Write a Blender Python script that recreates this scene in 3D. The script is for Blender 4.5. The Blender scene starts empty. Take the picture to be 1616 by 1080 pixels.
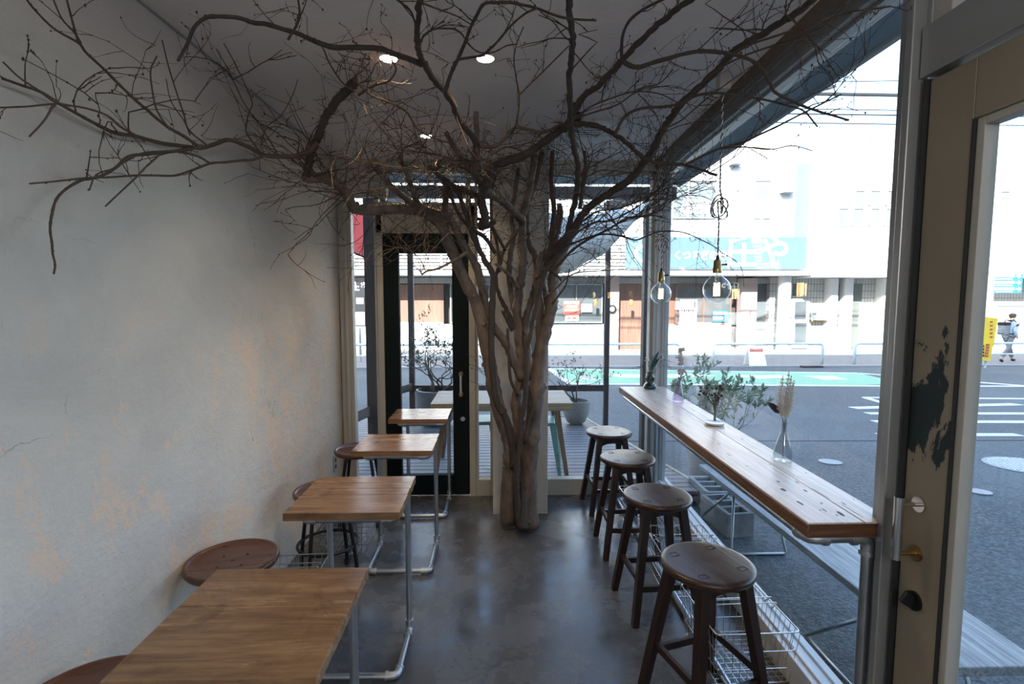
import bpy, bmesh, math, random
import numpy as np
from mathutils import Vector, Matrix, Quaternion
random.seed(11)
PI = math.pi
S = bpy.context.scene
COL = S.collection

# ------------------------------------------------------------------ camera
FOC = 820.0
PITCH = math.atan(68/820); YAW = math.atan(23/820); EYE = 1.5
cam = bpy.data.cameras.new('camera'); camo = bpy.data.objects.new('camera', cam); COL.objects.link(camo)
cam.sensor_width = 36; cam.lens = 36*FOC/1616; cam.clip_start = .02; cam.clip_end = 400
camo.location = (0, 0, EYE); camo.rotation_euler = (PI/2-PITCH, 0, -YAW)
S.camera = camo
# ------------------------------------------------------------------ world, sun, exposure
W = bpy.data.worlds.new('sky'); S.world = W; W.use_nodes = True
nt = W.node_tree; bg = nt.nodes['Background']
sky = nt.nodes.new('ShaderNodeTexSky'); sky.sky_type = 'NISHITA'; sky.sun_disc = False
sky.sun_elevation = math.radians(32); sky.sun_rotation = math.radians(200)
sky.air_density = 1.0; sky.dust_density = 1.4; sky.ozone_density = 1.0
nt.links.new(sky.outputs[0], bg.inputs[0]); bg.inputs[1].default_value = 0.30
sun = bpy.data.lights.new('sun', 'SUN'); suno = bpy.data.objects.new('sun', sun); COL.objects.link(suno)
sun.energy = 5.5; sun.angle = math.radians(.6); sun.color = (1, .96, .9)
SD = Vector((math.sin(math.radians(20))*math.cos(math.radians(32)), math.cos(math.radians(20))*math.cos(math.radians(32)), -math.sin(math.radians(32))))
suno.rotation_euler = SD.to_track_quat('-Z', 'Y').to_euler()
S.view_settings.view_transform = 'Standard'; S.view_settings.look = 'None'
S.view_settings.gamma = 1; S.view_settings.use_curve_mapping = False
S.view_settings.exposure = 1.78
S.cycles.use_denoising = True
S.cycles.max_bounces = 7; S.cycles.diffuse_bounces = 4; S.cycles.glossy_bounces = 3
S.cycles.transparent_max_bounces = 16; S.cycles.transmission_bounces = 4
S.cycles.sample_clamp_indirect = 6; S.cycles.caustics_reflective = False; S.cycles.caustics_refractive = False
# sky portals in the glazed openings (they only guide sky sampling)
def portal(loc, sx, sy, rot):
    l = bpy.data.lights.new('sky_portal', 'AREA'); l.shape = 'RECTANGLE'; l.size = sx; l.size_y = sy
    l.cycles.is_portal = True
    o = bpy.data.objects.new('sky_portal', l); o.location = loc; o.rotation_euler = rot; COL.objects.link(o)
portal((1.30, .8, 1.3), 2.4, 6.4, (0, PI/2, 0))
portal((0, 4.05, 1.25), 2.5, 2.4, (-PI/2, 0, 0))

# ------------------------------------------------------------------ materials
MATS = {}
class N:
    def __init__(s, name):
        s.m = bpy.data.materials.new(name); s.m.use_nodes = True; s.t = s.m.node_tree
        s.b = s.t.nodes['Principled BSDF']; s.out = s.t.nodes['Material Output']; MATS[name] = s.m
        s.co = None
    def n(s, typ, **k):
        x = s.t.nodes.new('ShaderNode'+typ)
        for a, v in k.items(): setattr(x, a, v)
        return x
    def l(s, a, b): s.t.links.new(a, b)
    def coord(s, scale=(1, 1, 1), rot=(0, 0, 0)):
        if s.co is None: s.co = s.n('TexCoord').outputs['Object']
        mp = s.n('Mapping'); s.l(s.co, mp.inputs[0]); mp.inputs['Scale'].default_value = scale; mp.inputs['Rotation'].default_value = rot
        return mp.outputs[0]
    def noise(s, scale, detail=4, vec=None, rough=.55, dist=0):
        x = s.n('TexNoise'); x.inputs['Scale'].default_value = scale; x.inputs['Detail'].default_value = detail
        x.inputs['Roughness'].default_value = rough; x.inputs['Distortion'].default_value = dist
        s.l(vec if vec is not None else s.coord(), x.inputs['Vector']); return x.outputs['Fac']
    def ramp(s, fac, stops, interp='LINEAR'):
        r = s.n('ValToRGB'); r.color_ramp.interpolation = interp; e = r.color_ramp.elements
        while len(e) < len(stops): e.new(.5)
        for i, (p, c) in enumerate(stops):
            e[i].position = p; e[i].color = (c, c, c, 1) if isinstance(c, (int, float)) else (*c, 1)
        s.l(fac, r.inputs[0]); return r.outputs[0]
    def mix(s, fac, a, b, mode='MIX'):
        x = s.n('Mix', data_type='RGBA', blend_type=mode)
        for i, v in ((0, fac), (6, a), (7, b)):
            if isinstance(v, (int, float)): x.inputs[i].default_value = v
            elif isinstance(v, tuple): x.inputs[i].default_value = (*v, 1)
            else: s.l(v, x.inputs[i])
        return x.outputs[2]
    def math(s, op, a, b=0., c=0.):
        x = s.n('Math', operation=op)
        for i, v in enumerate((a, b, c)):
            if isinstance(v, (int, float)): x.inputs[i].default_value = v
            else: s.l(v, x.inputs[i])
        return x.outputs[0]
    def sep(s, vec=None):
        x = s.n('SeparateXYZ'); s.l(vec if vec is not None else s.coord(), x.inputs[0]); return x.outputs
    def bump(s, h, strength=.3, dist=.01):
        x = s.n('Bump'); x.inputs['Strength'].default_value = strength; x.inputs['Distance'].default_value = dist
        s.l(h, x.inputs['Height']); s.l(x.outputs[0], s.b.inputs['Normal'])
    def set(s, col=None, rough=None, metal=None, spec=None):
        for k, v in (('Base Color', col), ('Roughness', rough), ('Metallic', metal), ('Specular IOR Level', spec)):
            if v is None: continue
            if isinstance(v, (int, float)): s.b.inputs[k].default_value = v
            elif isinstance(v, tuple): s.b.inputs[k].default_value = (*v, 1)
            else: s.l(v, s.b.inputs[k])
        return s

def plain(name, col, rough=.5, metal=0, var=.12, scale=6, spec=None, bump=0):
    m = N(name); f = m.noise(scale, 5)
    c = m.mix(f, tuple(x*(1-var) for x in col), tuple(min(1, x*(1+var)) for x in col))
    m.set(c, rough, metal, spec)
    if bump: m.bump(m.noise(scale*8, 4), bump, .004)
    return m.m

# plaster wall
m = N('plaster_wall')
big = m.noise(1.1, 4, rough=.6); st = m.noise(2.6, 7, m.coord((1, .9, 1.7), (.5, 0, 0)), .68, .35)
fine = m.noise(22, 6, rough=.7)
c = m.mix(m.ramp(big, [(.3, 0.), (.7, 1.)]), (.45, .42, .395), (.58, .535, .49))
c = m.mix(m.math('MULTIPLY', m.ramp(st, [(.35, 0.), (.75, 1.)]), .5), c, (.68, .635, .59))
xyz = m.sep()
pz = m.math('MULTIPLY', m.ramp(m.noise(3.2, 7, m.coord((1, 1.3, .9)), .72), [(.535, 0.), (.562, 1.)]), m.ramp(m.math('MULTIPLY', xyz[2], .4), [(.1, .9), (.5, .75), (.62, 0.)]))
c = m.mix(m.math('MULTIPLY', pz, .75), c, (.68, .50, .385))
fy = m.math('MULTIPLY', m.ramp(m.math('MULTIPLY', xyz[1], .25), [(.55, 0.), (.95, 1.)]), m.ramp(m.noise(4, 5, m.coord((1, 2.6, .35)), .6), [(.3, .2), (.7, 1.)]))
c = m.mix(m.math('MULTIPLY', fy, .5), c, (.56, .49, .38))
vo = m.n('TexVoronoi', feature='DISTANCE_TO_EDGE'); vo.inputs['Scale'].default_value = 2.2
ds = m.n('MixRGB'); ds.inputs[0].default_value = .25; m.l(m.coord(), ds.inputs[1])
nn = m.n('TexNoise'); nn.inputs['Scale'].default_value = 3.5; nn.inputs['Detail'].default_value = 6; m.l(m.coord(), nn.inputs['Vector']); m.l(nn.outputs['Color'], ds.inputs[2])
m.l(ds.outputs[0], vo.inputs['Vector'])
crk = m.math('MULTIPLY', m.ramp(vo.outputs[0], [(.0, 1.), (.0035, 0.)]), m.ramp(m.noise(2.6, 3), [(.57, 0.), (.66, 1.)]))
c = m.mix(m.math('MULTIPLY', crk, .6), c, (.12, .11, .1))
spk = m.ramp(m.noise(60, 3, m.coord((1, 1, .5)), .6), [(.69, 0.), (.74, 1.)])
c = m.mix(m.math('MULTIPLY', spk, .35), c, (.2, .18, .16))
m.set(c, .85); m.bump(m.math('ADD', m.math('MULTIPLY', st, .8), m.math('MULTIPLY', fine, .35)), .7, .02)

# pillar / rear wall plaster
m = N('pillar_plaster')
st = m.noise(9, 6, m.coord((1, 1, .25)), .6)
m.set(m.mix(st, (.36, .33, .29), (.56, .53, .48)), .8); m.bump(m.noise(14, 6), .4, .01)

m = N('ceiling_paint')
m.set(m.mix(m.noise(1.6, 5), (.74, .70, .67), (.82, .775, .745)), .85); m.bump(m.noise(3, 6, m.coord((1, 2, 1)), .6), .5, .02)

# floor
m = N('polished_concrete')
big = m.noise(1.3, 5, rough=.6); mid = m.noise(3.5, 8, rough=.7, dist=.15)
c = m.mix(m.ramp(big, [(.3, 0.), (.72, 1.)]), (.038, .042, .047), (.078, .082, .086))
c = m.mix(m.math('MULTIPLY', m.ramp(mid, [(.3, 0.), (.8, 1.)]), .65), c, (.16, .158, .152))
vo = m.n('TexVoronoi', feature='DISTANCE_TO_EDGE'); vo.inputs['Scale'].default_value = 1.15
ds = m.n('MixRGB'); ds.inputs[0].default_value = .3; m.l(m.coord(), ds.inputs[1])
nn = m.n('TexNoise'); nn.inputs['Scale'].default_value = 3; nn.inputs['Detail'].default_value = 6; m.l(m.coord(), nn.inputs['Vector']); m.l(nn.outputs['Color'], ds.inputs[2])
m.l(ds.outputs[0], vo.inputs['Vector'])
crk = m.math('MULTIPLY', m.ramp(vo.outputs[0], [(0., 1.), (.0035, 0.)]), m.ramp(m.noise(1.7, 2), [(.42, 0.), (.5, 1.)]))
c = m.mix(m.math('MULTIPLY', crk, .7), c, (.02, .02, .022))
m.set(c, m.ramp(mid, [(.32, .12), (.68, .40)])); m.bump(m.noise(7, 6), .16, .008)

def wood(name, a, b, dark, axis=0, scale=1., rough=(.35, .55), knots=.4, grain=1., board=None, spec=.5, klo=.58, ax=1.):
    m = N(name)
    sc = [14*scale]*3; sc[axis] = ax*scale
    v = m.coord(tuple(sc))
    g1 = m.noise(1.0, 8, v, .62, 1.4)
    sc2 = [60*scale]*3; sc2[axis] = 2.4*scale*ax
    g2 = m.noise(1.0, 5, m.coord(tuple(sc2)), .6, .4)
    c = m.mix(m.ramp(g1, [(.3, 0.), (.7, 1.)]), a, b)
    c = m.mix(m.math('MULTIPLY', m.ramp(g2, [(.38, 1.), (.6, 0.)]), .45*grain), c, dark)
    k = m.ramp(m.noise(5*scale, 5, rough=.6, dist=1.8), [(klo, 0.), (.72, 1.)])
    c = m.mix(m.math('MULTIPLY', k, knots), c, dark)
    oi = m.n('ObjectInfo')
    c = m.mix(m.math('MULTIPLY', oi.outputs['Random'], .14), c, dark)
    m.set(c, m.ramp(g1, [(.2, rough[0]), (.8, rough[1])]), spec=spec)
    m.bump(g2, .25*grain, .002)
    return m.m
wood('oak_tabletop', (.19, .10, .045), (.36, .215, .112), (.075, .032, .013), 0, .8, (.14, .34), .8, 1., klo=.5, ax=2.6)
wood('oak_tabletop_edge', (.29, .165, .08), (.4, .245, .13), (.12, .06, .03), 0, 1.3, (.3, .5), .3)
wood('counter_wood', (.66, .52, .42), (.82, .70, .60), (.26, .17, .12), 1, 1.2, (.26, .42), .22, 1.1)
wood('counter_edge', (.14, .06, .025), (.29, .14, .065), (.05, .025, .012), 1, 2.4, (.4, .6), .5, 1.6)
wood('end_grain_wood', (.11, .045, .018), (.2, .09, .04), (.04, .016, .008), 0, 1.6, (.45, .6), .3, 1.6)
wood('walnut_seat', (.022, .009, .005), (.078, .034, .018), (.008, .004, .003), 1, 1.5, (.25, .42), .06, 1.2)
wood('walnut_leg', (.012, .0045, .003), (.034, .0135, .008), (.01, .006, .005), 2, 1.2, (.3, .5), .3)
wood('brown_seat', (.06, .022, .011), (.125, .05, .027), (.03, .011, .006), 0, .8, (.22, .36), .3, .4)
wood('outdoor_table_wood', (.42, .31, .2), (.6, .49, .36), (.2, .13, .08), 0, 1, (.5, .7), .4)
wood('outdoor_leg_wood', (.24, .15, .1), (.4, .27, .18), (.12, .07, .04), 2, 1, (.5, .7), .3)
wood('terrace_post_wood', (.062, .045, .038), (.12, .088, .076), (.04, .03, .028), 2, 1, (.5, .7), .3)
wood('bench_wood', (.34, .36, .37), (.52, .54, .54), (.12, .12, .12), 1, 1.3, (.5, .7), .3, 1.5)
wood('shop_wood', (.2, .1, .07), (.3, .17, .12), (.1, .05, .035), 2, .5, (.4, .6), .2)
wood('deck_board', (.12, .12, .125), (.24, .24, .25), (.05, .05, .055), 0, .8, (.4, .6), .3, 1.2)

plain('galvanised_pipe', (.42, .45, .48), .32, .9, .25, 9)
plain('galvanised_fitting', (.5, .52, .54), .38, .9, .2, 30, bump=.3)
plain('black_metal', (.02, .02, .022), .35, .6)
plain('chrome_wire', (.62, .6, .56), .28, 1)
plain('brass', (.45, .32, .14), .3, 1, .2, 20)
plain('polished_nickel', (.7, .68, .64), .15, 1)
plain('beige_frame', (.42, .40, .35), .45, 0, .1, 5)
plain('white_frame', (.62, .64, .64), .4, 0, .08, 5)
plain('grey_aluminium', (.36, .37, .37), .35, .55, .1, 4)
plain('dark_green_door', (.003, .009, .010), .7, 0, .3, 5, spec=.2)
plain('dark_seal', (.02, .02, .02), .6)
plain('blue_grey_soffit', (.25, .33, .37), .8, 0, .06, 2)
plain('trim_brown', (.13, .1, .075), .6)
plain('facade_white', (.74, .74, .73), .8, 0, .03, .7)
plain('facade_grey', (.125, .145, .16), .8, 0, .04, .7)
plain('eave_grey', (.45, .47, .47), .8)
plain('sign_blue', (.085, .15, .195), .7, 0, .03, .7)
plain('sign_white', (.85, .85, .85), .5, 0, .03)
plain('rail_paint', (.55, .66, .7), .4)
plain('blue_sign', (.03, .16, .34), .5)
plain('yellow_sign', (.8, .62, .05), .5)
plain('red_paint', (.5, .035, .015), .35, 0, .2, .8)
plain('sign_black', (.02, .02, .025), .4)
plain('pink_pillar', (.42, .32, .29), .7)
plain('white_marking', (.62, .64, .63), .7, 0, .25, 6)
plain('green_marking', (.20, .42, .27), .7, 0, .2, 4)
plain('manhole_iron', (.3, .32, .32), .6, .2, .3, 40)
plain('white_ceramic', (.7, .74, .73), .25)
plain('stone_pot', (.3, .29, .27), .8, 0, .35, 45, bump=.5)
plain('soil', (.05, .035, .025), .9)
plain('concrete_block_grey', (.3, .31, .31), .9, 0, .2, 30, bump=.4)
plain('olive_leaf', (.30, .37, .24), .5, 0, .5, 5)
plain('dark_olive_leaf', (.06, .1, .06), .6, 0, .5, 5)
plain('maple_leaf', (.2, .1, .07), .7, 0, .5, 9)
plain('dried_flower', (.075, .055, .04), .9, 0, .4, 60)
plain('dried_leaf_stem', (.06, .065, .035), .8)
plain('plume', (.8, .76, .7), .9, 0, .1)
plain('white_petal', (.75, .72, .68), .8)
plain('teal_leaf', (.02, .09, .09), .6)
plain('burgundy_leaf', (.018, .006, .008), .4)
plain('thin_stem', (.12, .09, .06), .8)
plain('black_cloth', (.02, .02, .022), .9)
plain('jacket_blue', (.42, .54, .62), .8)
plain('trouser_grey', (.2, .2, .21), .9)
plain('backpack_grey', (.25, .26, .27), .8)
plain('skin', (.5, .32, .24), .6)
plain('hair_dark', (.03, .025, .02), .8)
plain('canvas_cream', (.72, .69, .6), .9, 0, .08, 3)
plain('outlet_steel', (.45, .45, .45), .35, .7)
plain('shade_block_grey', (.3, .3, .3), .9)
plain('tree_bud', (.05, .028, .018), .7)
plain('cable', (.03, .035, .04), .7)
plain('ac_unit', (.66, .66, .64), .7)
plain('poster_red', (.5, .1, .07), .6, 0, .5, 7)
plain('poster_pale', (.62, .64, .68), .6)
plain('orange_lantern', (.7, .25, .08), .6)
plain('interior_dark', (.07, .06, .055), .8)
plain('sandstone_pad', (.3, .22, .15), .8)
plain('paint_scuff', (.01, .028, .028), .5)

m = N('mint_metal')
chip = m.ramp(m.noise(26, 6, rough=.7), [(.60, 0.), (.64, 1.)])
m.set(m.mix(chip, (.16, .36, .37), (.2, .09, .05)), .45, .1)

m = N('chipped_beige_door')
co = m.sep()
zf = m.ramp(co[2], [(.0, 0.), (.5, 0.), (1., 1.)])
n1 = m.noise(7, 8, m.coord((1, 1, .55)), .68, .4)
# worn band between 1.05 m and 1.35 m above the floor
band = m.math('SUBTRACT', 1., m.math('MULTIPLY', m.math('ABSOLUTE', m.math('SUBTRACT', co[2], 1.18)), 3.6))
f = m.ramp(m.math('ADD', m.math('MULTIPLY', band, .22), n1), [(.63, 0.), (.645, 1.)], 'LINEAR')
c = m.mix(m.noise(3, 6), (.22, .185, .13), (.30, .255, .19))
m.set(m.mix(f, c, (.006, .018, .02)), .5); m.bump(f, -.4, .002)

m = N('bark')
g = m.noise(18, 8, m.coord((1, 1, .35)), .65)
sp = m.ramp(m.noise(30, 4, m.coord((1, 1, .6)), .6), [(.55, 0.), (.68, 1.)])
c = m.mix(m.ramp(g, [(.3, 0.), (.7, 1.)]), (.06, .042, .034), (.205, .152, .118))
c = m.mix(m.math('MULTIPLY', sp, .5), c, (.06, .04, .03))
m.set(c, .55); m.bump(g, .8, .014)
m = N('dark_bark')
g = m.noise(22, 8, m.coord((1, 1, .35)), .65)
m.set(m.mix(g, (.018, .013, .011), (.085, .064, .052)), .75); m.bump(g, .5, .008)
m = N('mid_bark')
g = m.noise(22, 8, m.coord((1, 1, .35)), .65)
m.set(m.mix(g, (.032, .022, .016), (.135, .092, .065)), .75); m.bump(g, .5, .008)
plain('twig_bark', (.06, .036, .024), .65, 0, .3, 20)
plain('plant_bark', (.09, .075, .06), .8, 0, .3, 20)

m = N('asphalt')
g = m.noise(38, 6, rough=.8); vo = m.n('TexVoronoi'); vo.inputs['Scale'].default_value = 60; m.l(m.coord(), vo.inputs['Vector'])
c = m.mix(m.ramp(g, [(.42, 0.), (.62, 1.)]), (.008, .013, .017), (.13, .165, .18))
c = m.mix(m.ramp(m.noise(.35, 4), [(.4, 0.), (.7, .35)]), c, (.17, .20, .21))
m.set(c, m.ramp(g, [(.3, .6), (.7, .85)]), spec=.35); m.bump(m.math('ADD', g, vo.outputs['Distance']), .35, .01)

m = N('brick_paving')
br = m.n('TexBrick'); br.inputs['Scale'].default_value = 4; br.inputs['Color1'].default_value = (.2, .19, .18, 1); br.inputs['Color2'].default_value = (.27, .25, .24, 1); br.inputs['Mortar'].default_value = (.12, .12, .12, 1)
m.l(m.coord(), br.inputs['Vector']); m.set(br.outputs['Color'], .8)

def tile(name, a, mortar, sc, bw=.5, rh=.25, off=0., axes='XZ', rough=.4):
    m = N(name); br = m.n('TexBrick'); br.offset = off
    br.inputs['Scale'].default_value = sc; br.inputs['Color1'].default_value = (*a, 1)
    br.inputs['Color2'].default_value = (*[x*.88 for x in a], 1); br.inputs['Mortar'].default_value = (*mortar, 1)
    br.inputs['Brick Width'].default_value = bw; br.inputs['Row Height'].default_value = rh; br.inputs['Mortar Size'].default_value = .02
    x = m.sep(); cb = m.n('CombineXYZ'); m.l(x['XYZ'.index(axes[0])], cb.inputs[0]); m.l(x['XYZ'.index(axes[1])], cb.inputs[1])
    m.l(cb.outputs[0], br.inputs['Vector']); m.set(br.outputs['Color'], rough)
tile('wall_tile', (.55, .54, .51), (.14, .13, .12), 2.0, .28, .62)
tile('small_tile', (.4, .39, .37), (.16, .15, .14), 4.0, .5, .4)
tile('woven_pot', (.19, .2, .2), (.05, .05, .05), 14.0, .5, .3, .5)

def glass(name, tint=(.94, .975, .985), refl=1.0, base=.0, rough=0.):
    m = N(name); t = m.t; t.nodes.remove(m.b)
    tr = m.n('BsdfTransparent'); tr.inputs[0].default_value = (*tint, 1)
    gl = m.n('BsdfGlossy'); gl.inputs['Roughness'].default_value = rough; gl.inputs[0].default_value = (1, 1, 1, 1)
    lw = m.n('LayerWeight'); lw.inputs[0].default_value = .5   # same from both faces of a thin sheet
    f = m.math('MINIMUM', m.math('MULTIPLY_ADD', m.math('MULTIPLY_ADD', m.math('POWER', lw.outputs['Facing'], 5.), .96, .04), refl, base), 1.)
    mx = m.n('MixShader'); m.l(f, mx.inputs[0]); m.l(tr.outputs[0], mx.inputs[1]); m.l(gl.outputs[0], mx.inputs[2])
    m.l(mx.outputs[0], m.out.inputs[0]); return m.m
glass('window_glass', (.955, .985, .99), .55)
glass('bulb_glass', (.93, .95, .95), 1.2, .01)
glass('vase_glass', (.84, .87, .885), 1.2, .02)
glass('purple_glass', (.84, .82, .9), 1.2, .02)
glass('green_glass', (.36, .46, .42), 1.2, .02)
glass('water', (.8, .88, .88), .4)
m = N('frosted_glass'); m.set((.15, .165, .155), .4)
m = N('shop_glass'); m.set(m.mix(m.noise(1.5, 3), (.06, .07, .075), (.16, .18, .19)), .1)
m = N('blind_glass'); m.set((.16, .19, .205), .4)
def emit(name, col, st):
    m = N(name); m.b.inputs['Emission Color'].default_value = (*col, 1); m.b.inputs['Emission Strength'].default_value = st; m.set(col, .5)
emit('filament', (1, .62, .25), 14)
emit('downlight_lens', (1, .8, .55), 10)

# ------------------------------------------------------------------ mesh helpers
class MB:
    def __init__(s): s.v = []; s.f = []
    def add(s, vs, fs):
        o = len(s.v); s.v += [tuple(v) for v in vs]; s.f += [tuple(i+o for i in f) for f in fs]; return s
    def box(s, x0, x1, y0, y1, z0, z1):
        vs = [(x, y, z) for z in (z0, z1) for y in (y0, y1) for x in (x0, x1)]
        return s.add(vs, [(0, 2, 3, 1), (4, 5, 7, 6), (0, 1, 5, 4), (2, 6, 7, 3), (0, 4, 6, 2), (1, 3, 7, 5)])
    def hexa(s, lo, hi):   # two quads of 4 points (counter-clockwise from above)
        return s.add(list(lo)+list(hi), [(3, 2, 1, 0), (4, 5, 6, 7), (0, 1, 5, 4), (1, 2, 6, 5), (2, 3, 7, 6), (3, 0, 4, 7)])
    def bar(s, p0, p1, w, h, up=(0, 0, 1), w1=None, h1=None):
        p0, p1 = Vector(p0), Vector(p1); d = (p1-p0).normalized(); u = Vector(up)
        if abs(d.dot(u)) > .95: u = Vector((0, 1, 0))
        r = d.cross(u).normalized(); u = r.cross(d).normalized(); w1 = w if w1 is None else w1; h1 = h if h1 is None else h1
        q = lambda p, a, b: [p-r*a/2-u*b/2, p+r*a/2-u*b/2, p+r*a/2+u*b/2, p-r*a/2+u*b/2]
        vs = q(p0, w, h)+q(p1, w1, h1)
        return s.add(vs, [(0, 1, 2, 3), (7, 6, 5, 4), (0, 4, 5, 1), (1, 5, 6, 2), (2, 6, 7, 3), (3, 7, 4, 0)])
    def tube(s, pts, rad, n=8, cap=True, closed=False):
        P = [Vector(p) for p in pts]; k = len(P)
        R = rad if isinstance(rad, (list, tuple)) else [rad]*k
        T = []
        for i in range(k):
            a = P[(i-1) % k] if (closed or i > 0) else P[i]; b = P[(i+1) % k] if (closed or i < k-1) else P[i]
            t = (b-a); T.append(t.normalized() if t.length > 1e-9 else Vector((0, 0, 1)))
        u = T[0].orthogonal().normalized(); vs = []
        for i in range(k):
            u = (u-T[i]*u.dot(T[i]))
            u = u.normalized() if u.length > 1e-6 else T[i].orthogonal().normalized()
            w = T[i].cross(u)
            for j in range(n):
                a = 2*PI*j/n; vs.append(P[i]+(u*math.cos(a)+w*math.sin(a))*R[i])
        fs = []
        for i in range(k if closed else k-1):
            i2 = (i+1) % k
            for j in range(n): fs.append((i*n+j, i*n+(j+1) % n, i2*n+(j+1) % n, i2*n+j))
        if cap and not closed: fs += [tuple(range(n))[::-1], tuple((k-1)*n+j for j in range(n))]
        return s.add(vs, fs)
    def cyl(s, p0, p1, r0, r1=None, n=16): return s.tube([p0, p1], [r0, r0 if r1 is None else r1], n)
    def lathe(s, prof, c=(0, 0, 0), n=32, capb=True, capt=True, sx=1., sy=1.):
        vs = []; fs = []; k = len(prof)
        for r, z in prof:
            for j in range(n):
                a = 2*PI*j/n; vs.append((c[0]+r*sx*math.cos(a), c[1]+r*sy*math.sin(a), c[2]+z))
        for i in range(k-1):
            for j in range(n): fs.append((i*n+j, i*n+(j+1) % n, (i+1)*n+(j+1) % n, (i+1)*n+j))
        if capb: fs.append(tuple(range(n))[::-1])
        if capt: fs.append(tuple((k-1)*n+j for j in range(n)))
        return s.add(vs, fs)
    def ball(s, c, r, n=8, sc=(1, 1, 1)):
        k = max(4, n//2+1)
        vs = [(c[0], c[1], c[2]-r*sc[2])]; fs = []
        for i in range(1, k):
            a = -PI/2+PI*i/k
            for j in range(n): b = 2*PI*j/n; vs.append((c[0]+r*sc[0]*math.cos(a)*math.cos(b), c[1]+r*sc[1]*math.cos(a)*math.sin(b), c[2]+r*sc[2]*math.sin(a)))
        vs.append((c[0], c[1], c[2]+r*sc[2])); L = len(vs)-1
        for j in range(n): fs.append((0, 1+(j+1) % n, 1+j)); fs.append((L, L-n+j, L-n+(j+1) % n))
        for i in range(k-2):
            for j in range(n): a = 1+i*n; fs.append((a+j, a+(j+1) % n, a+n+(j+1) % n, a+n+j))
        return s.add(vs, fs)
    def leaf(s, p, d, nrm, L, w, curl=.15):
        p, d, nrm = Vector(p), Vector(d).normalized(), Vector(nrm)
        sd = d.cross(nrm); sd = sd.normalized() if sd.length > 1e-5 else d.orthogonal().normalized(); up = sd.cross(d)
        a = p; b = p+d*L*.35+sd*w*.5+up*curl*w; c = p+d*L*.35-sd*w*.5+up*curl*w
        e = p+d*L*.7+sd*w*.38+up*curl*w*.6; f = p+d*L*.7-sd*w*.38+up*curl*w*.6; g = p+d*L-up*curl*w; m1 = p+d*L*.35; m2 = p+d*L*.7
        return s.add([a, b, c, e, f, g, m1, m2], [(0, 6, 1), (0, 2, 6), (1, 6, 7, 3), (6, 2, 4, 7), (3, 7, 5), (7, 4, 5)])
    def prism(s, poly, axis, a, b):   # 2-D polygon extruded along an axis
        def P(u, v, w): return (w, u, v) if axis == 0 else (u, w, v) if axis == 1 else (u, v, w)
        n = len(poly); vs = [P(u, v, a) for u, v in poly]+[P(u, v, b) for u, v in poly]
        return s.add(vs, [tuple(range(n))[::-1], tuple(range(n, 2*n))]+[(i, (i+1) % n, n+(i+1) % n, n+i) for i in range(n)])
    def rot(s, M, start=0):
        for i in range(start, len(s.v)): s.v[i] = tuple(M @ Vector(s.v[i]))
        return s
    def build(s, name, mat, parent=None, smooth=False, bevel=0, loc=None, rz=0, seg=2, label=None):
        me = bpy.data.meshes.new(name); me.from_pydata(s.v, [], s.f); me.update()
        bm = bmesh.new(); bm.from_mesh(me); bmesh.ops.recalc_face_normals(bm, faces=bm.faces); bm.to_mesh(me); bm.free()
        for mm in (mat if isinstance(mat, (list, tuple)) else [mat]): me.materials.append(MATS[mm])
        o = bpy.data.objects.new(name, me); COL.objects.link(o)
        if smooth:
            me.shade_smooth()
            if smooth != 'all': me.set_sharp_from_angle(angle=math.radians(38))
        if bevel:
            b = o.modifiers.new('bevel', 'BEVEL'); b.width = bevel; b.segments = seg; b.limit_method = 'ANGLE'; b.angle_limit = math.radians(40)
        if parent: o.parent = parent
        if loc: o.location = loc
        if rz: o.rotation_euler.z = rz
        if label: o['label'] = label
        return o
def empty(name, loc=(0, 0, 0), rz=0):
    o = bpy.data.objects.new(name, None); COL.objects.link(o); o.location = loc; o.rotation_euler.z = rz; o.empty_display_size = .1; return o
def tag(o, label, cat, group=None, kind=None):
    o['label'] = label; o['category'] = cat
    if group: o['group'] = group
    if kind: o['kind'] = kind
    return o
def struct(o, label=None, cat=None):
    o['kind'] = 'structure'
    if label: o['label'] = label
    if cat: o['category'] = cat
    return o
def children(o): return [c for c in COL.objects if c.parent == o]
def copy_tree(o, parent=None):
    c = o.copy(); COL.objects.link(c); c.parent = parent
    for ch in children(o): copy_tree(ch, c)
    return c
def catmull(pts, sub=5):
    P = [np.array(p, float) for p in pts]; out = []
    if len(P) < 3: return [tuple(p) for p in P]
    P = [2*P[0]-P[1]]+P+[2*P[-1]-P[-2]]
    for i in range(1, len(P)-2):
        for k in range(sub):
            t = k/sub; a, b, c, d = P[i-1:i+3]
            out.append(tuple(.5*((2*b)+(-a+c)*t+(2*a-5*b+4*c-d)*t*t+(-a+3*b-3*c+d)*t**3)))
    out.append(tuple(P[-2])); return out
def text(s, size, parent, mat, loc, rot=(PI/2, 0, 0), name='lettering', ext=.004, sx=1., align='LEFT', off=0.):
    cu = bpy.data.curves.new(name, 'FONT'); cu.body = s; cu.size = size; cu.extrude = ext; cu.offset = off; cu.align_x = align
    to = bpy.data.objects.new(name, cu); COL.objects.link(to)
    me = bpy.data.meshes.new_from_object(to.evaluated_get(bpy.context.evaluated_depsgraph_get()))
    COL.objects.unlink(to); bpy.data.objects.remove(to)
    me.materials.clear(); me.materials.append(MATS[mat])
    o = bpy.data.objects.new(name, me); COL.objects.link(o); o.parent = parent; o.location = loc; o.rotation_euler = rot; o.scale = (sx, 1, 1); return o
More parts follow.
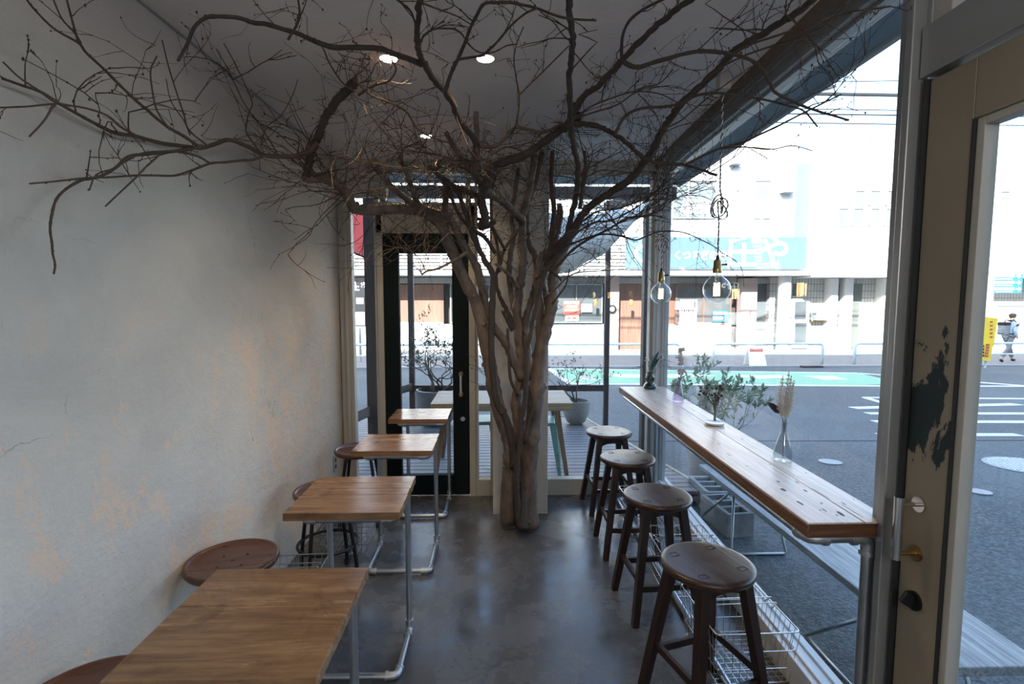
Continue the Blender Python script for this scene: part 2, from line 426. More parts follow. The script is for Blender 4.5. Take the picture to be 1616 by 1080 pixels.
# pixel-ray helper: a point of the photograph at a chosen distance
_fw = Vector((math.sin(YAW)*math.cos(PITCH), math.cos(YAW)*math.cos(PITCH), -math.sin(PITCH)))
_rt = Vector((math.cos(YAW), -math.sin(YAW), 0)); _up = _rt.cross(_fw)
def ray(x, y): return _fw+_rt*((x-808)/FOC)-_up*((y-540)/FOC)
def atY(x, y, Y): r = ray(x, y); t = Y/r.y; return Vector((r.x*t, Y, EYE+r.z*t))

# ------------------------------------------------------------------ room shell
XL = -1.21; YF = 3.9; CZ = 2.50; YB = -2.6
def wx(y): return 1.135+.03*y          # plane of the street-side glass wall
def wallbox(mb, y0, y1, z0, z1, in_=.02, out=.05):
    return mb.hexa([(wx(y0)-in_, y0, z0), (wx(y0)+out, y0, z0), (wx(y1)+out, y1, z0), (wx(y1)-in_, y1, z0)],
                   [(wx(y0)-in_, y0, z1), (wx(y0)+out, y0, z1), (wx(y1)+out, y1, z1), (wx(y1)-in_, y1, z1)])
struct(MB().box(-1.38, 1.34, YB-.1, YF+.06, -.12, 0).build('floor', 'polished_concrete'), 'dark blue-grey polished concrete floor with cracks', 'floor')
struct(MB().box(-1.38, 1.16, YB-.1, YF-.0, CZ, CZ+.12).build('ceiling', 'ceiling_paint'), 'grey plastered ceiling', 'ceiling')
def wl(y): return -1.235+.0175*y
struct(MB().hexa([(-1.42, YB-.1, -.15), (wl(YB-.1), YB-.1, -.15), (wl(YF+.1), YF+.1, -.15), (-1.42, YF+.1, -.15)], [(-1.42, YB-.1, CZ+.12), (wl(YB-.1), YB-.1, CZ+.12), (wl(YF+.1), YF+.1, CZ+.12), (-1.42, YF+.1, CZ+.12)]).build('wall_left', 'plaster_wall'), 'worn grey trowelled plaster wall with tan patches', 'wall')
struct(MB().box(-1.3, 1.1, YB-.15, YB, 0, CZ).build('wall_back', 'ceiling_paint'))
struct(MB().box(-.034, .347, 3.515, YF-.03, 0, CZ).build('trim_1', 'pillar_plaster', bevel=.004), 'plastered square pillar standing behind the tree', 'pillar')
# corner posts and trims
struct(MB().tube([(wl(YB)+.003, YB, CZ-.004), (wl(YF)+.003, YF-.06, CZ-.004)], .004, 6).build('trim_14', 'grey_aluminium'))
mb = MB(); mb.box(1.165, 1.262, YF-.06, YF+.05, 0, CZ); mb.box(1.185, 1.2, YF-.075, YF-.06, 0, CZ)
mb.box(1.225, 1.24, YF-.075, YF-.06, 0, CZ)
struct(mb.build('trim_2', 'white_frame', bevel=.003), 'pale corner post where the two glass walls meet', 'post')
mb = MB(); mb.box(-1.155, -1.1, YF-.04, YF+.04, 0, CZ); mb.box(-1.115, -1.092, YF-.055, YF-.03, 0, CZ)
struct(mb.build('trim_3', 'beige_frame', bevel=.002))
mb = MB(); mb.box(-1.165, 1.165, YF-.06, YF+.05, 2.43, CZ)
struct(mb.build('trim_4', 'beige_frame', bevel=.003))
# ceiling edge trim, curtain track, soffit over the street
mb = MB(); wallbox(mb, YB, YF, 2.44, CZ+.02, .105, -.075)
struct(mb.build('trim_5', 'trim_brown', bevel=.002))
mb = MB(); wallbox(mb, YB, YF+.03, 2.40, CZ+.02, .055, .05); wallbox(mb, YB, YF, 2.385, 2.40, .03, .012); wallbox(mb, YB, YF, 2.45, CZ+.02, .075, -.055)
struct(mb.build('trim_6', 'grey_aluminium', bevel=.002))
mb = MB(); wallbox(mb, YB-1, YF+.6, 2.47, 2.62, -.05, .27)
struct(mb.build('eave_soffit', 'blue_grey_soffit'), 'blue-grey soffit overhanging the shop window outside', 'soffit')
mb = MB(); wallbox(mb, YB-1, YF+.6, 2.455, 2.63, -.27, .295)
struct(mb.build('eave_fascia', 'eave_grey'))
# street window
def window(name, parts, mat, pane_fn, label=None):
    w = empty(name); struct(w, label, 'window')
    mb = MB()
    for p in parts: p(mb)
    mb.build('window_frame', mat, w, bevel=.003)
    g = MB(); pane_fn(g); g.build('pane', 'window_glass', w)
    return w
window('window_1', [lambda m: wallbox(m, 1.49, YF, 0, .115, .055, .05), lambda m: wallbox(m, 1.49, YF, .115, .125, .03, -.01),
                    lambda m: wallbox(m, 1.49, YF, .115, .125, -.02, .05),
                    lambda m: wallbox(m, 3.815, 3.83, .12, 2.4, .008, .02)], 'white_frame',
       lambda g: wallbox(g, 1.49, YF-.05, .11, 2.42, .004, .004), 'large shop window facing the street behind the counter')
window('window_2', [lambda m: wallbox(m, -2.55, .46, 0, .115, .05, .05), lambda m: wallbox(m, -2.6, -2.52, 0, 2.4, .03, .05), lambda m: wallbox(m, -1.05, -.99, 0, 2.4, .03, .05)], 'white_frame',
       lambda g: wallbox(g, -2.55, .44, .11, 2.42, .004, .004))
# jamb (aluminium, stepped) left of the street door
mb = MB(); wallbox(mb, 1.438, 1.490, 0, CZ, .05, .05); wallbox(mb, 1.414, 1.440, 0, CZ, .072, .05); wallbox(mb, 1.398, 1.416, 0, CZ, .035, .05)
struct(mb.build('trim_7', 'grey_aluminium', bevel=.003), 'aluminium jamb between the shop window and the street door', 'jamb')
mb = MB(); wallbox(mb, 1.396, 1.400, 0, 2.08, .045, .05)
struct(mb.build('trim_8', 'dark_seal'))
mb = MB(); wallbox(mb, .46, 1.41, 2.085, 2.215, .05, .05); wallbox(mb, .40, .46, 0, CZ, .06, .05)
struct(mb.build('trim_9', 'grey_aluminium', bevel=.003))
window('window_3', [lambda m: wallbox(m, 1.34, 1.40, 2.215, 2.4, .03, .03)], 'beige_frame', lambda g: wallbox(g, .46, 1.40, 2.21, 2.41, .004, .004))
# street door
d = empty('door_1'); struct(d, 'beige paint-chipped street door with a tall glass pane', 'door')
mb = MB(); wallbox(mb, 1.252, 1.392, .02, 2.075, .032, .012); wallbox(mb, .48, .60, .02, 2.075, .032, .012)
wallbox(mb, .60, 1.252, 1.93, 2.075, .032, .012); wallbox(mb, .60, 1.252, .02, .30, .032, .012)
mb.build('door_frame', 'chipped_beige_door', d, bevel=.003)
mb = MB(); wallbox(mb, 1.228, 1.250, .30, 1.93, .024, .012); wallbox(mb, .602, .62, .30, 1.93, .024, .012); wallbox(mb, .62, 1.228, 1.91, 1.93, .024, .012); wallbox(mb, .62, 1.228, .30, .32, .024, .012)
mb.build('glazing_bead', 'beige_frame', d, bevel=.002)
mb = MB(); wallbox(mb, 1.2505, 1.2535, .30, 1.93, .0335, .012); mb.build('seal', 'dark_seal', d)
mb = MB(); wallbox(mb, .615, 1.235, .31, 1.92, .003, .003); mb.build('pane', 'window_glass', d)
hy = 1.335; hx = wx(hy)-.032
hd = empty('door_handle'); hd.parent = d
mb = MB(); mb.cyl((hx-.055, hy+.004, .79), (hx-.055, hy+.004, .965), .0115, n=20); mb.build('grip', 'polished_nickel', hd, smooth=True)
mb = MB()
mb.cyl((hx-.056, hy, .945), (hx, hy, .945), .006); mb.cyl((hx-.006, hy, .945), (hx+.001, hy, .945), .021, n=24)
mb.build('mount', 'polished_nickel', hd, smooth=True)
mb = MB(); mb.cyl((hx-.056, hy, .808), (hx, hy, .808), .006); mb.cyl((hx-.006, hy, .808), (hx+.001, hy, .808), .021, n=24)
mb.build('mount', 'brass', hd, smooth=True, label='tarnished brass handle mount')
mb = MB(); mb.cyl((hx-.008, 1.33, .675), (hx+.001, 1.33, .675), .026, n=24); mb.bar((hx-.03, 1.335, .685), (hx-.008, 1.33, .672), .014, .034)
mb.build('thumb_turn', 'black_metal', d, smooth=True)

# far glazed wall --------------------------------------------------
def fwin(name, x0, x1, z0, z1, fr, y=YF, mat='beige_frame', label=None, sill=0):
    w = empty(name); struct(w, label, 'window'); mb = MB()
    mb.box(x0, x0+fr, y-.035, y+.035, 0 if sill else z0, z1); mb.box(x1-fr, x1, y-.035, y+.035, 0 if sill else z0, z1)
    mb.box(x0, x1, y-.035, y+.035, z1-fr, z1)
    mb.box(x0, x1, y-.038, y+.038, 0 if sill else z0, z0+(fr if not sill else 0))
    mb.build('window_frame', mat, w, bevel=.002)
    MB().box(x0+fr, x1-fr, y-.003, y+.003, z0, z1-fr).build('pane', 'window_glass', w); return w
fwin('window_4', -1.10, -.865, .14, 2.32, .035, label='narrow window at the left of the dark green door', sill=1)
struct(MB().box(-1.1, -.80, YF-.05, YF+.03, 2.24, 2.44).build('trim_10', 'pillar_plaster'), 'grey boxed panel above the narrow window', 'panel')
fwin('window_5', -.84, -.20, 2.17, 2.44, .03, label='transom window above the dark green door')
mb = MB(); mb.box(-.88, -.838, YF-.05, YF+.04, 0, 2.20); mb.box(-.212, -.165, YF-.05, YF+.04, 0, 2.20); mb.box(-.88, -.165, YF-.05, YF+.04, 1.978, 2.18)
struct(mb.build('trim_11', 'beige_frame', bevel=.003), 'beige frame around the dark green door', 'door frame')
d2 = empty('door_2'); struct(d2, 'dark green wooden door with a glass pane leading to the terrace', 'door')
mb = MB(); y0, y1 = YF-.035, YF+.02
mb.box(-.836, -.725, y0, y1, .01, 1.975); mb.box(-.335, -.214, y0, y1, .01, 1.975); mb.box(-.725, -.335, y0, y1, 1.835, 1.975); mb.box(-.725, -.335, y0, y1, .01, .165)
mb.build('door_frame', 'dark_green_door', d2, bevel=.004)
MB().box(-.725, -.335, YF-.01, YF-.004, .165, 1.835).build('pane', 'window_glass', d2)
h2 = empty('door_handle'); h2.parent = d2
hxx = -.272
MB().cyl((hxx, y0-.045, .78), (hxx, y0-.045, .955), .0095, n=14).build('grip', 'polished_nickel', h2, smooth=True)
mb = MB()
for z in (.79, .945): mb.cyl((hxx, y0-.05, z), (hxx, y0, z), .007); mb.cyl((hxx, y0-.006, z), (hxx, y0, z), .014); mb.cyl((hxx, y0-.045, z-.012), (hxx, y0-.045, z+.012), .013)
mb.build('mount', 'brass', h2, smooth=True)
MB().cyl((-.262, y0-.012, .60), (-.262, y0, .60), .018).build('thumb_turn', 'polished_nickel', d2, smooth=True)
fwin('window_6', -.165, -.035, .125, 2.43, .02, label='slim window between the green door and the pillar', sill=1)
fwin('window_7', .35, 1.17, .125, 2.43, .03, label='window to the right of the pillar looking onto the terrace', sill=1)

# ceiling fittings --------------------------------------------------
def downlight(x, y, label, power=11):
    t = empty('ceiling_downlight', (x, y, CZ)); tag(t, label, 'ceiling light', 'recessed downlights')
    MB().lathe([(.036, 0.), (.046, -.001), (.048, -.006), (.036, -.008), (.034, .0)], capb=False, capt=False).build('rim', 'white_ceramic', t, smooth=True)
    MB().lathe([(.0355, -.005), (.034, -.0045)], n=24).build('lens', 'downlight_lens', t)
    l = bpy.data.lights.new('downlight_lamp', 'SPOT'); l.energy = power; l.spot_size = math.radians(105); l.spot_blend = .7; l.color = (1, .72, .42); l.shadow_soft_size = .03
    o = bpy.data.objects.new('downlight_lamp', l); COL.objects.link(o); o.parent = t; o.location = (0, 0, -.012)
downlight(-.047, 2.247, 'round glowing ceiling downlight right above the tree fork, largest of the three')
downlight(-.449, 2.258, 'round ceiling downlight half hidden behind twigs, left of the brightest one')
downlight(-.432, 3.288, 'small far ceiling downlight nearest the terrace door')
t = empty('ceiling_vent', (.51, 3.15, CZ)); tag(t, 'white square ceiling vent with a dark slot behind the branches', 'vent')
mb = MB(); mb.box(-.16, .16, -.16, -.10, -.02, -.001); mb.box(-.16, .16, .10, .16, -.02, -.001); mb.box(-.16, -.10, -.1, .1, -.02, -.001); mb.box(.10, .16, -.1, .1, -.02, -.001)
mb.build('cover', 'white_frame', t, bevel=.003)
mb = MB(); mb.box(-.1, .1, -.1, .1, -.008, -.001); mb.build('slot', 'dark_seal', t)
mb = MB()
for k in range(5): mb.bar((-.1, -.08+.04*k, -.012), (.1, -.08+.04*k, -.012), .022, .002)
mb.build('louvre', 'white_frame', t)
t = empty('track_spotlight', (.40, 2.75, CZ)); tag(t, 'small dark spotlight on the ceiling in front of the vent', 'spotlight')
MB().cyl((0, 0, -.001), (0, 0, -.05), .012).build('stem', 'black_metal', t)
MB().cyl((-.03, 0, -.055), (.035, -.02, -.075), .024, n=16).build('lamp_head', 'black_metal', t, smooth=True)
MB().box(-.02, .02, -.02, .02, -.012, 0).build('base', 'black_metal', t)
# fill lamps added behind the camera to brighten the room, fittings made up
for (x, y, lb) in ((.45, -.7, 'added unseen fill lamp just behind the street door, the front one of two'), (.45, -1.8, 'added unseen fill lamp closest to the back wall')):
    t = empty('fill_lamp', (x, y, 0)); tag(t, lb, 'pendant lamp', 'added fill lamps behind the camera')
    MB().cyl((0, 0, 2.13), (0, 0, CZ-.001), .004, n=8).build('cord', 'black_metal', t)
    MB().cyl((0, 0, CZ-.03), (0, 0, CZ-.001), .05, n=20).build('ceiling_rose', 'white_ceramic', t)
    MB().cyl((0, 0, 2.10), (0, 0, 2.15), .035, n=16).build('cap', 'black_metal', t)
    l = bpy.data.lights.new('fill_light', 'POINT'); l.shadow_soft_size = .11; l.energy = 7.5; l.color = (1, .955, .91)
    o = bpy.data.objects.new('fill_light', l); COL.objects.link(o); o.parent = t; o.location = (0, 0, 1.98)
# wall outlet
t = empty('wall_outlet', (wl(3.68), 3.68, .325)); tag(t, 'steel wall outlet plate low on the plaster wall', 'outlet')
MB().box(.0005, .007, -.035, .035, -.058, .058).build('plate', 'outlet_steel', t, bevel=.002)
mb = MB()
for z in (-.025, .022): mb.cyl((.006, 0, z), (.009, 0, z), .015)
mb.build('socket', 'black_metal', t, smooth=True)

# ------------------------------------------------------------------ cafe tables
def pipe_path(pts, r=.03, seg=5):   # rounded corners
    P = [Vector(p) for p in pts]; out = [P[0]]
    for i in range(1, len(P)-1):
        a = (P[i-1]-P[i]).normalized(); b = (P[i+1]-P[i]).normalized()
        for k in range(seg+1):
            t = k/seg; out.append((P[i]+a*r)*(1-t)**2+P[i]*2*t*(1-t)+(P[i]+b*r)*t*t)
    out.append(P[-1]); return out
def cafe_table(x0, x1, y0, y1, splits, label, leg_y, first_gap=.004, rz=0):
    cx, cy = (x0+x1)/2, (y0+y1)/2; hw, hd = (x1-x0)/2, (y1-y0)/2
    t = empty('cafe_table', (cx, cy, 0), rz); tag(t, label, 'table', 'small cafe tables along the plaster wall')
    H = .70; TH = .030; ys = [-hd]+[s for s in splits]+[hd]
    for i in range(len(ys)-1):
        o = MB().box(-hw+(.0015 if i % 2 else 0), hw-(.002 if i % 2 else 0), ys[i]+.0006, ys[i+1]-.0006, H-TH, H).build('tabletop_board', 'oak_tabletop', t, bevel=.0016)
    r = .0128; zl = H-TH-r; xl, xr = -hw+.065, hw-.028; yb = leg_y-cy; yf = -hd+.04; zb = .018
    P = [(xr-.0, yf, zl), (xr, yb, zl), (xr, yb, zb), (xr, yf-.0, zb), (xl, yf, zb), (xl, yb, zb), (xl, yb, zl), (xl, yf, zl)]
    mb = MB(); mb.tube(pipe_path(P+[P[0]], .028), r, 12, cap=False); mb.build('pipe_frame', 'galvanised_pipe', t, smooth='all')
    for (x, y, z), dirs in (((xr, yb, zb), ((0, -1, 0), (0, 0, 1))), ((xl, yb, zb), ((0, -1, 0), (0, 0, 1))), ((xr, yf, zb), ((0, 1, 0), (-1, 0, 0))), ((xl, yf, zb), ((0, 1, 0), (1, 0, 0))),
                            ((xr, yf, zl), ((0, 1, 0), (-1, 0, 0))), ((xl, yf, zl), ((0, 1, 0), (1, 0, 0)))):
        c = Vector((x, y, z)); a, b = Vector(dirs[0]), Vector(dirs[1]); pp = pipe_path([c+a*.046, c, c+b*.046], .026)
        mb = MB(); mb.tube(pp, .0158, 12)
        for q in (a, b): mb.cyl(c+q*.036, c+q*.047, .0185, n=12)
        mb.build('elbow', 'galvanised_fitting', t, smooth=True)
    return t
cafe_table(-.835, -.385, 1.050, 1.505, [.04], 'small oak cafe table with a two-board top, nearest of the four', 1.42, rz=0)
cafe_table(-.805, -.370, 1.905, 2.310, [-.02, .05, .12], 'oak cafe table with dark knots, second nearest, between the two brown stools', 2.235)
cafe_table(-.775, -.345, 2.70, 3.050, [.06], 'oak cafe table third from the camera, beside the wall outlet', 3.07)
cafe_table(-.730, -.335, 3.425, 3.765, [], 'farthest small oak cafe table right in front of the dark green door', 3.80)

# brown stools
def brown_stool(x, y, rz, label):
    t = empty('brown_stool', (x, y, 0), rz); tag(t, label, 'stool', 'brown round stools along the wall')
    H = .50
    prof = [(0.001, -.0), (.05, -.001), (.11, .0), (.145, .003), (.153, .008), (.158, .012), (.164, .011), (.167, .004), (.167, -.008), (.160, -.018), (.12, -.022), (.001, -.022)]
    MB().lathe([(r, z+H-.012) for r, z in prof], capb=False, capt=False, n=48).build('seat', 'brown_seat', t, smooth='all')
    mb = MB()
    for (hx_, hy_) in [(.06*math.cos(PI/4+k*PI/2), .06*math.sin(PI/4+k*PI/2)) for k in range(4)]+[(0, 0)]:
        MB().cyl((hx_, hy_, H-.0135), (hx_, hy_, H-.0105), .0048, n=10).build('seat_hole', 'dark_seal', t)
    for k in range(4):
        a = PI/4+k*PI/2; c, s = math.cos(a), math.sin(a); mb = MB()
        mb.tube(catmull([(.10*c, .10*s, H-.03), (.122*c, .122*s, H-.10), (.155*c, .155*s, .2), (.168*c, .168*s, .10), (.172*c, .172*s, .012)], 5), .0105, 10)
        L = mb.build('leg', 'black_metal', t, smooth='all')
        MB().cyl((.172*c, .172*s, 0), (.172*c, .172*s, .03), .0145, n=12).build('foot_cap', 'dark_seal', L, smooth=True)
    ring = [(.152*math.cos(2*PI*k/40), .152*math.sin(2*PI*k/40), .205) for k in range(40)]
    MB().tube(ring, .0085, 8, closed=True).build('foot_ring', 'black_metal', t, smooth='all')
    mb = MB(); mb.tube([(.1*math.cos(2*PI*k/24), .1*math.sin(2*PI*k/24), H-.036) for k in range(24)], .006, 6, closed=True); mb.bar((-.1, 0, H-.036), (.1, 0, H-.036), .02, .006); mb.bar((0, -.1, H-.036), (0, .1, H-.036), .02, .006)
    mb.build('seat_frame', 'black_metal', t)
    return t
brown_stool(-1.030, 1.97, .2, 'round brown stool with black legs between the nearest two tables')
brown_stool(-.905, 2.70, .5, 'round brown stool with a black foot ring half under the second table')
brown_stool(-.925, 3.45, .1, 'farthest brown stool beside the third table and the narrow window')
brown_stool(-1.035, 1.255, .3, 'brown stool cut off at the lower left corner beside the nearest table')

# ------------------------------------------------------------------ bar stools
def bar_stool(x, y, rz, label, top=.56):
    t = empty('bar_stool', (x, y, 0), rz); tag(t, label, 'stool', 'dark wooden stools along the counter')
    R = .163; H = top
    MB().lathe([(.001, -.030), (R-.012, -.030), (R-.003, -.024), (R, -.014), (R-.001, -.006), (R-.006, -.001), (R-.02, 0.), (.001, -.003)], (0, 0, H), 56, capb=False, capt=False).build('seat', 'walnut_seat', t, smooth='all')
    a0 = .082; a1 = .155
    P = lambda sx, sy, z: Vector((sx*(a1+(a0-a1)*z/H), sy*(a1+(a0-a1)*z/H), z))
    for sx in (-1, 1):
        for sy in (-1, 1):
            L = MB().bar(P(sx, sy, 0), P(sx, sy, H-.03), .031, .033, (0, 1, 0), .037, .039).build('leg', 'walnut_leg', t, bevel=.003)
            q = P(sx, sy, H)
            mb = MB(); ax, ay = .0145, .0115
            mb.tube([(q.x-ax, q.y-ay, H-.0004), (q.x+ax, q.y-ay, H-.0004), (q.x+ax, q.y+ay, H-.0004), (q.x-ax, q.y+ay, H-.0004)], .0011, 4, closed=True)
            mb.build('tenon', 'dark_seal', t)
    for s in (-1, 1):
        z = H-.065; e = a0+(a1-a0)*.1
        for pts in (((-e, s*e), (e, s*e)), ((s*e, -e), (s*e, e))):
            p, q = Vector((*pts[0], z)), Vector((*pts[1], z)); dd = (q-p); mb = MB()
            n_ = 6; lo = []; hi = []
            th = Vector((-dd.y, dd.x, 0)).normalized()*.009
            for k in range(n_+1):
                u = k/n_; arch = .028*(1-(2*u-1)**2); b = p+dd*u
                lo.append(b+Vector((0, 0, -.028+arch))); hi.append(b+Vector((0, 0, .034)))
            vs = [v-th for v in lo+hi]+[v+th for v in lo+hi]; m_ = n_+1; fs = []
            for k in range(n_):
                fs += [(k, k+1, m_+k+1, m_+k), (2*m_+k, 2*m_+m_+k, 2*m_+m_+k+1, 2*m_+k+1), (k, 2*m_+k, 2*m_+k+1, k+1), (m_+k, m_+k+1, 3*m_+k+1, 3*m_+k)]
            mb.add(vs, fs); mb.build('apron', 'walnut_leg', t)
    for (s1, s2, z) in (((-1, -1), (-1, 1), .20), ((1, -1), (1, 1), .20), ((-1, -1), (1, -1), .165), ((-1, 1), (1, 1), .165)):
        MB().bar(P(*s1, z), P(*s2, z), .018, .028).build('stretcher', 'walnut_leg', t, bevel=.002)
    return t
bar_stool(.752, 1.775, .30, 'dark walnut stool nearest the camera with square tenons in its seat')
bar_stool(.770, 2.42, .08, 'dark walnut stool with a scratched seat, second from the camera')
bar_stool(.776, 3.02, .0, 'dark walnut stool third from the camera under the long counter')
bar_stool(.795, 3.63, .05, 'farthest dark walnut stool by the terrace window')

# ------------------------------------------------------------------ counter
ct = empty('window_counter', (0, 0, 0)); tag(ct, 'long reclaimed wood counter on a pipe frame along the shop window', 'counter')
HC = .85; TC = .046
def cx0(y): return .902+.002*(y-1.4)
def cx1(y): return wx(y)-.012 if y > 1.52 else 1.182
def strip(u0, u1, name, mat, y0=1.437, y1=3.80, z0=HC-TC, z1=HC):
    f = lambda y, u: cx0(y)+(min(wx(y)-.012, 1.30)-cx0(y))*u
    mb = MB(); ys = [y0, 1.49, y1]
    q = lambda z: [(f(y0, u0), y0, z), (f(y0, u1), y0, z), (f(y1, u1), y1, z), (f(y1, u0), y1, z)]
    mb.hexa(q(z0), q(z1)); return mb.build(name, mat, ct, bevel=.0025)
strip(.0, .635, 'counter_board', 'counter_wood'); strip(.64, 1., 'counter_board', 'counter_wood')
mb = MB(); q = lambda z, e: [(cx0(1.437)-e, 1.437-e, z), (1.165, 1.437-e, z), (1.165, 1.46, z), (cx0(1.437)-e, 1.46, z)]
# ridged front edge strip
mb = MB()
for k in range(6):
    z = HC-TC+.004+k*(TC-.008)/6; e = .0022*(1 if k % 2 else .2)
    mb.hexa([(cx0(1.437)-.003-e, 1.434, z), (cx0(1.437)+.004, 1.434, z), (cx0(3.8)+.004, 3.80, z), (cx0(3.8)-.003-e, 3.80, z)],
            [(cx0(1.437)-.003-e, 1.434, z+.0062), (cx0(1.437)+.004, 1.434, z+.0062), (cx0(3.8)+.004, 3.80, z+.0062), (cx0(3.8)-.003-e, 3.80, z+.0062)])
mb.build('edge_strip', 'counter_edge', ct)
mb = MB(); mb.box(.904, 1.166, 1.4335, 1.4385, HC-TC+.003, HC-.004); mb.build('end_grain', 'end_grain_wood', ct)
# knots, nail holes and cracks
rr = random.Random(5)
holes = [(.975, 1.70, .014, .012), (.965, 1.585, .018, .008), (1.04, 1.50, .018, .010), (1.0, 1.78, .008, .008), (1.045, 1.69, .012, .006), (1.09, 1.52, .05, .0016), (1.08, 1.66, .05, .0016)]
for k in range(34):
    y = 1.48+rr.random()**1.4*2.2; holes.append((cx0(y)+.02+rr.random()*.24, y, rr.choice([.004, .006, .012, .02]), rr.choice([.0015, .002, .003, .004])))
for (x, y, L, w) in holes:
    pts = [(x+w*math.cos(b)*.62*rr.uniform(.75, 1.15), y+L*math.sin(b), HC+.0004) for b in [2*PI*i/10 for i in range(10)]]
    MB().add(pts+[(p[0], p[1], p[2]-.001) for p in pts], [tuple(range(10))]+[(i, (i+1) % 10, 10+(i+1) % 10, 10+i) for i in range(10)]).build('knot_hole', 'dark_seal', ct)
r = .0155; zz = HC-TC-r-.002
mb = MB(); mb.tube(pipe_path([(.93, 3.72, zz), (.93, 1.475, zz), (1.110, 1.475, zz), (1.110, 1.475, .018), (.886, 1.475, .018), (.886, 3.72, .018), (1.16, 3.72, .018), (1.16, 3.72, zz), (.93, 3.72, zz)], .035), r, 12, cap=False)
mb.build('pipe_frame', 'galvanised_pipe', ct, smooth='all')
for c, a, b in (((.93, 1.475, zz), (0, 1, 0), (1, 0, 0)), ((1.110, 1.475, zz), (-1, 0, 0), (0, 0, -1)), ((.886, 1.475, .02), (1, 0, 0), (0, 1, 0))):
    c, a, b = Vector(c), Vector(a), Vector(b); mb = MB(); mb.tube(pipe_path([c+a*.05, c, c+b*.05], .03), .019, 14)
    for qq in (a, b): mb.cyl(c+qq*.04, c+qq*.053, .0225, n=14)
    mb.build('elbow', 'galvanised_fitting', ct, smooth=True)
MB().cyl((1.110, 1.475, .0), (1.110, 1.475, .012), .03).build('foot_flange', 'galvanised_fitting', ct)

# ------------------------------------------------------------------ wire baskets
def wire_basket(x, y, sx, sy, h, rz, label, mat='chrome_wire', handles=True, tap=.86):
    t = empty('wire_basket', (x, y, 0), rz); tag(t, label, 'basket', 'wire bag baskets on the floor')
    R_ = lambda f, z: [(-sx/2*f, -sy/2*f, z), (sx/2*f, -sy/2*f, z), (sx/2*f, sy/2*f, z), (-sx/2*f, sy/2*f, z)]
    def rr_(f, z, r=.02): 
        P = R_(f, z); out = []
        for i in range(4):
            a, b, c = Vector(P[i-1]), Vector(P[i]), Vector(P[(i+1) % 4]); u = (a-b).normalized(); v = (c-b).normalized()
            for k in range(4): q = k/3; out.append((b+u*r)*(1-q)**2+b*2*q*(1-q)+(b+v*r)*q*q)
        return out
    mb = MB(); mb.tube(rr_(1, h), .0030, 6, closed=True); mb.build('rim', mat, t, smooth='all')
    mb = MB(); F = lambda z: tap+(1-tap)*z/h
    for z in (.012, h*.33, h*.66): mb.tube(rr_(F(z), z), .0016 if z < .05 else .0019, 5, closed=True)
    n = int(sx/.032); m_ = int(sy/.032)
    for k in range(n+1):
        u = -1+2*k/n; x0 = sx/2*u
        mb.tube([(x0, -sy/2, h), (x0*tap, -sy/2*tap, .012), (x0*tap, sy/2*tap, .012), (x0, sy/2, h)], .0014, 4)
    for k in range(m_+1):
        u = -1+2*k/m_; y0 = sy/2*u
        mb.tube([(-sx/2, y0, h), (-sx/2*tap, y0*tap, .013), (sx/2*tap, y0*tap, .013), (sx/2, y0, h)], .0014, 4)
    mb.build('wire_mesh', mat, t)
    if handles:
        for s in (-1, 1):
            mb = MB(); mb.tube(pipe_path([(-sx*.42, s*.028, h+.002), (-sx*.5-.0, s*.02, h+.022), (sx*.5, s*.02, h+.022), (sx*.42, s*.028, h+.002)], .01), .0024, 6); mb.build('handle', mat, t, smooth='all')
    return t
wire_basket(.985, 2.03, .33, .36, .23, .03, 'wire basket on the floor behind the nearest walnut stool')
wire_basket(.985, 2.62, .33, .36, .23, -.02, 'wire basket behind the second walnut stool from the camera')
wire_basket(.985, 3.28, .31, .34, .22, .0, 'farthest wire basket under the counter, behind the third walnut stool')
wire_basket(-1.00, 2.35, .34, .30, .24, .05, 'wire basket against the plaster wall beside the nearest round brown stool', 'galvanised_pipe')
wire_basket(-.90, 3.06, .30, .26, .22, .0, 'wire basket behind the second brown stool near the outlet', 'galvanised_pipe')

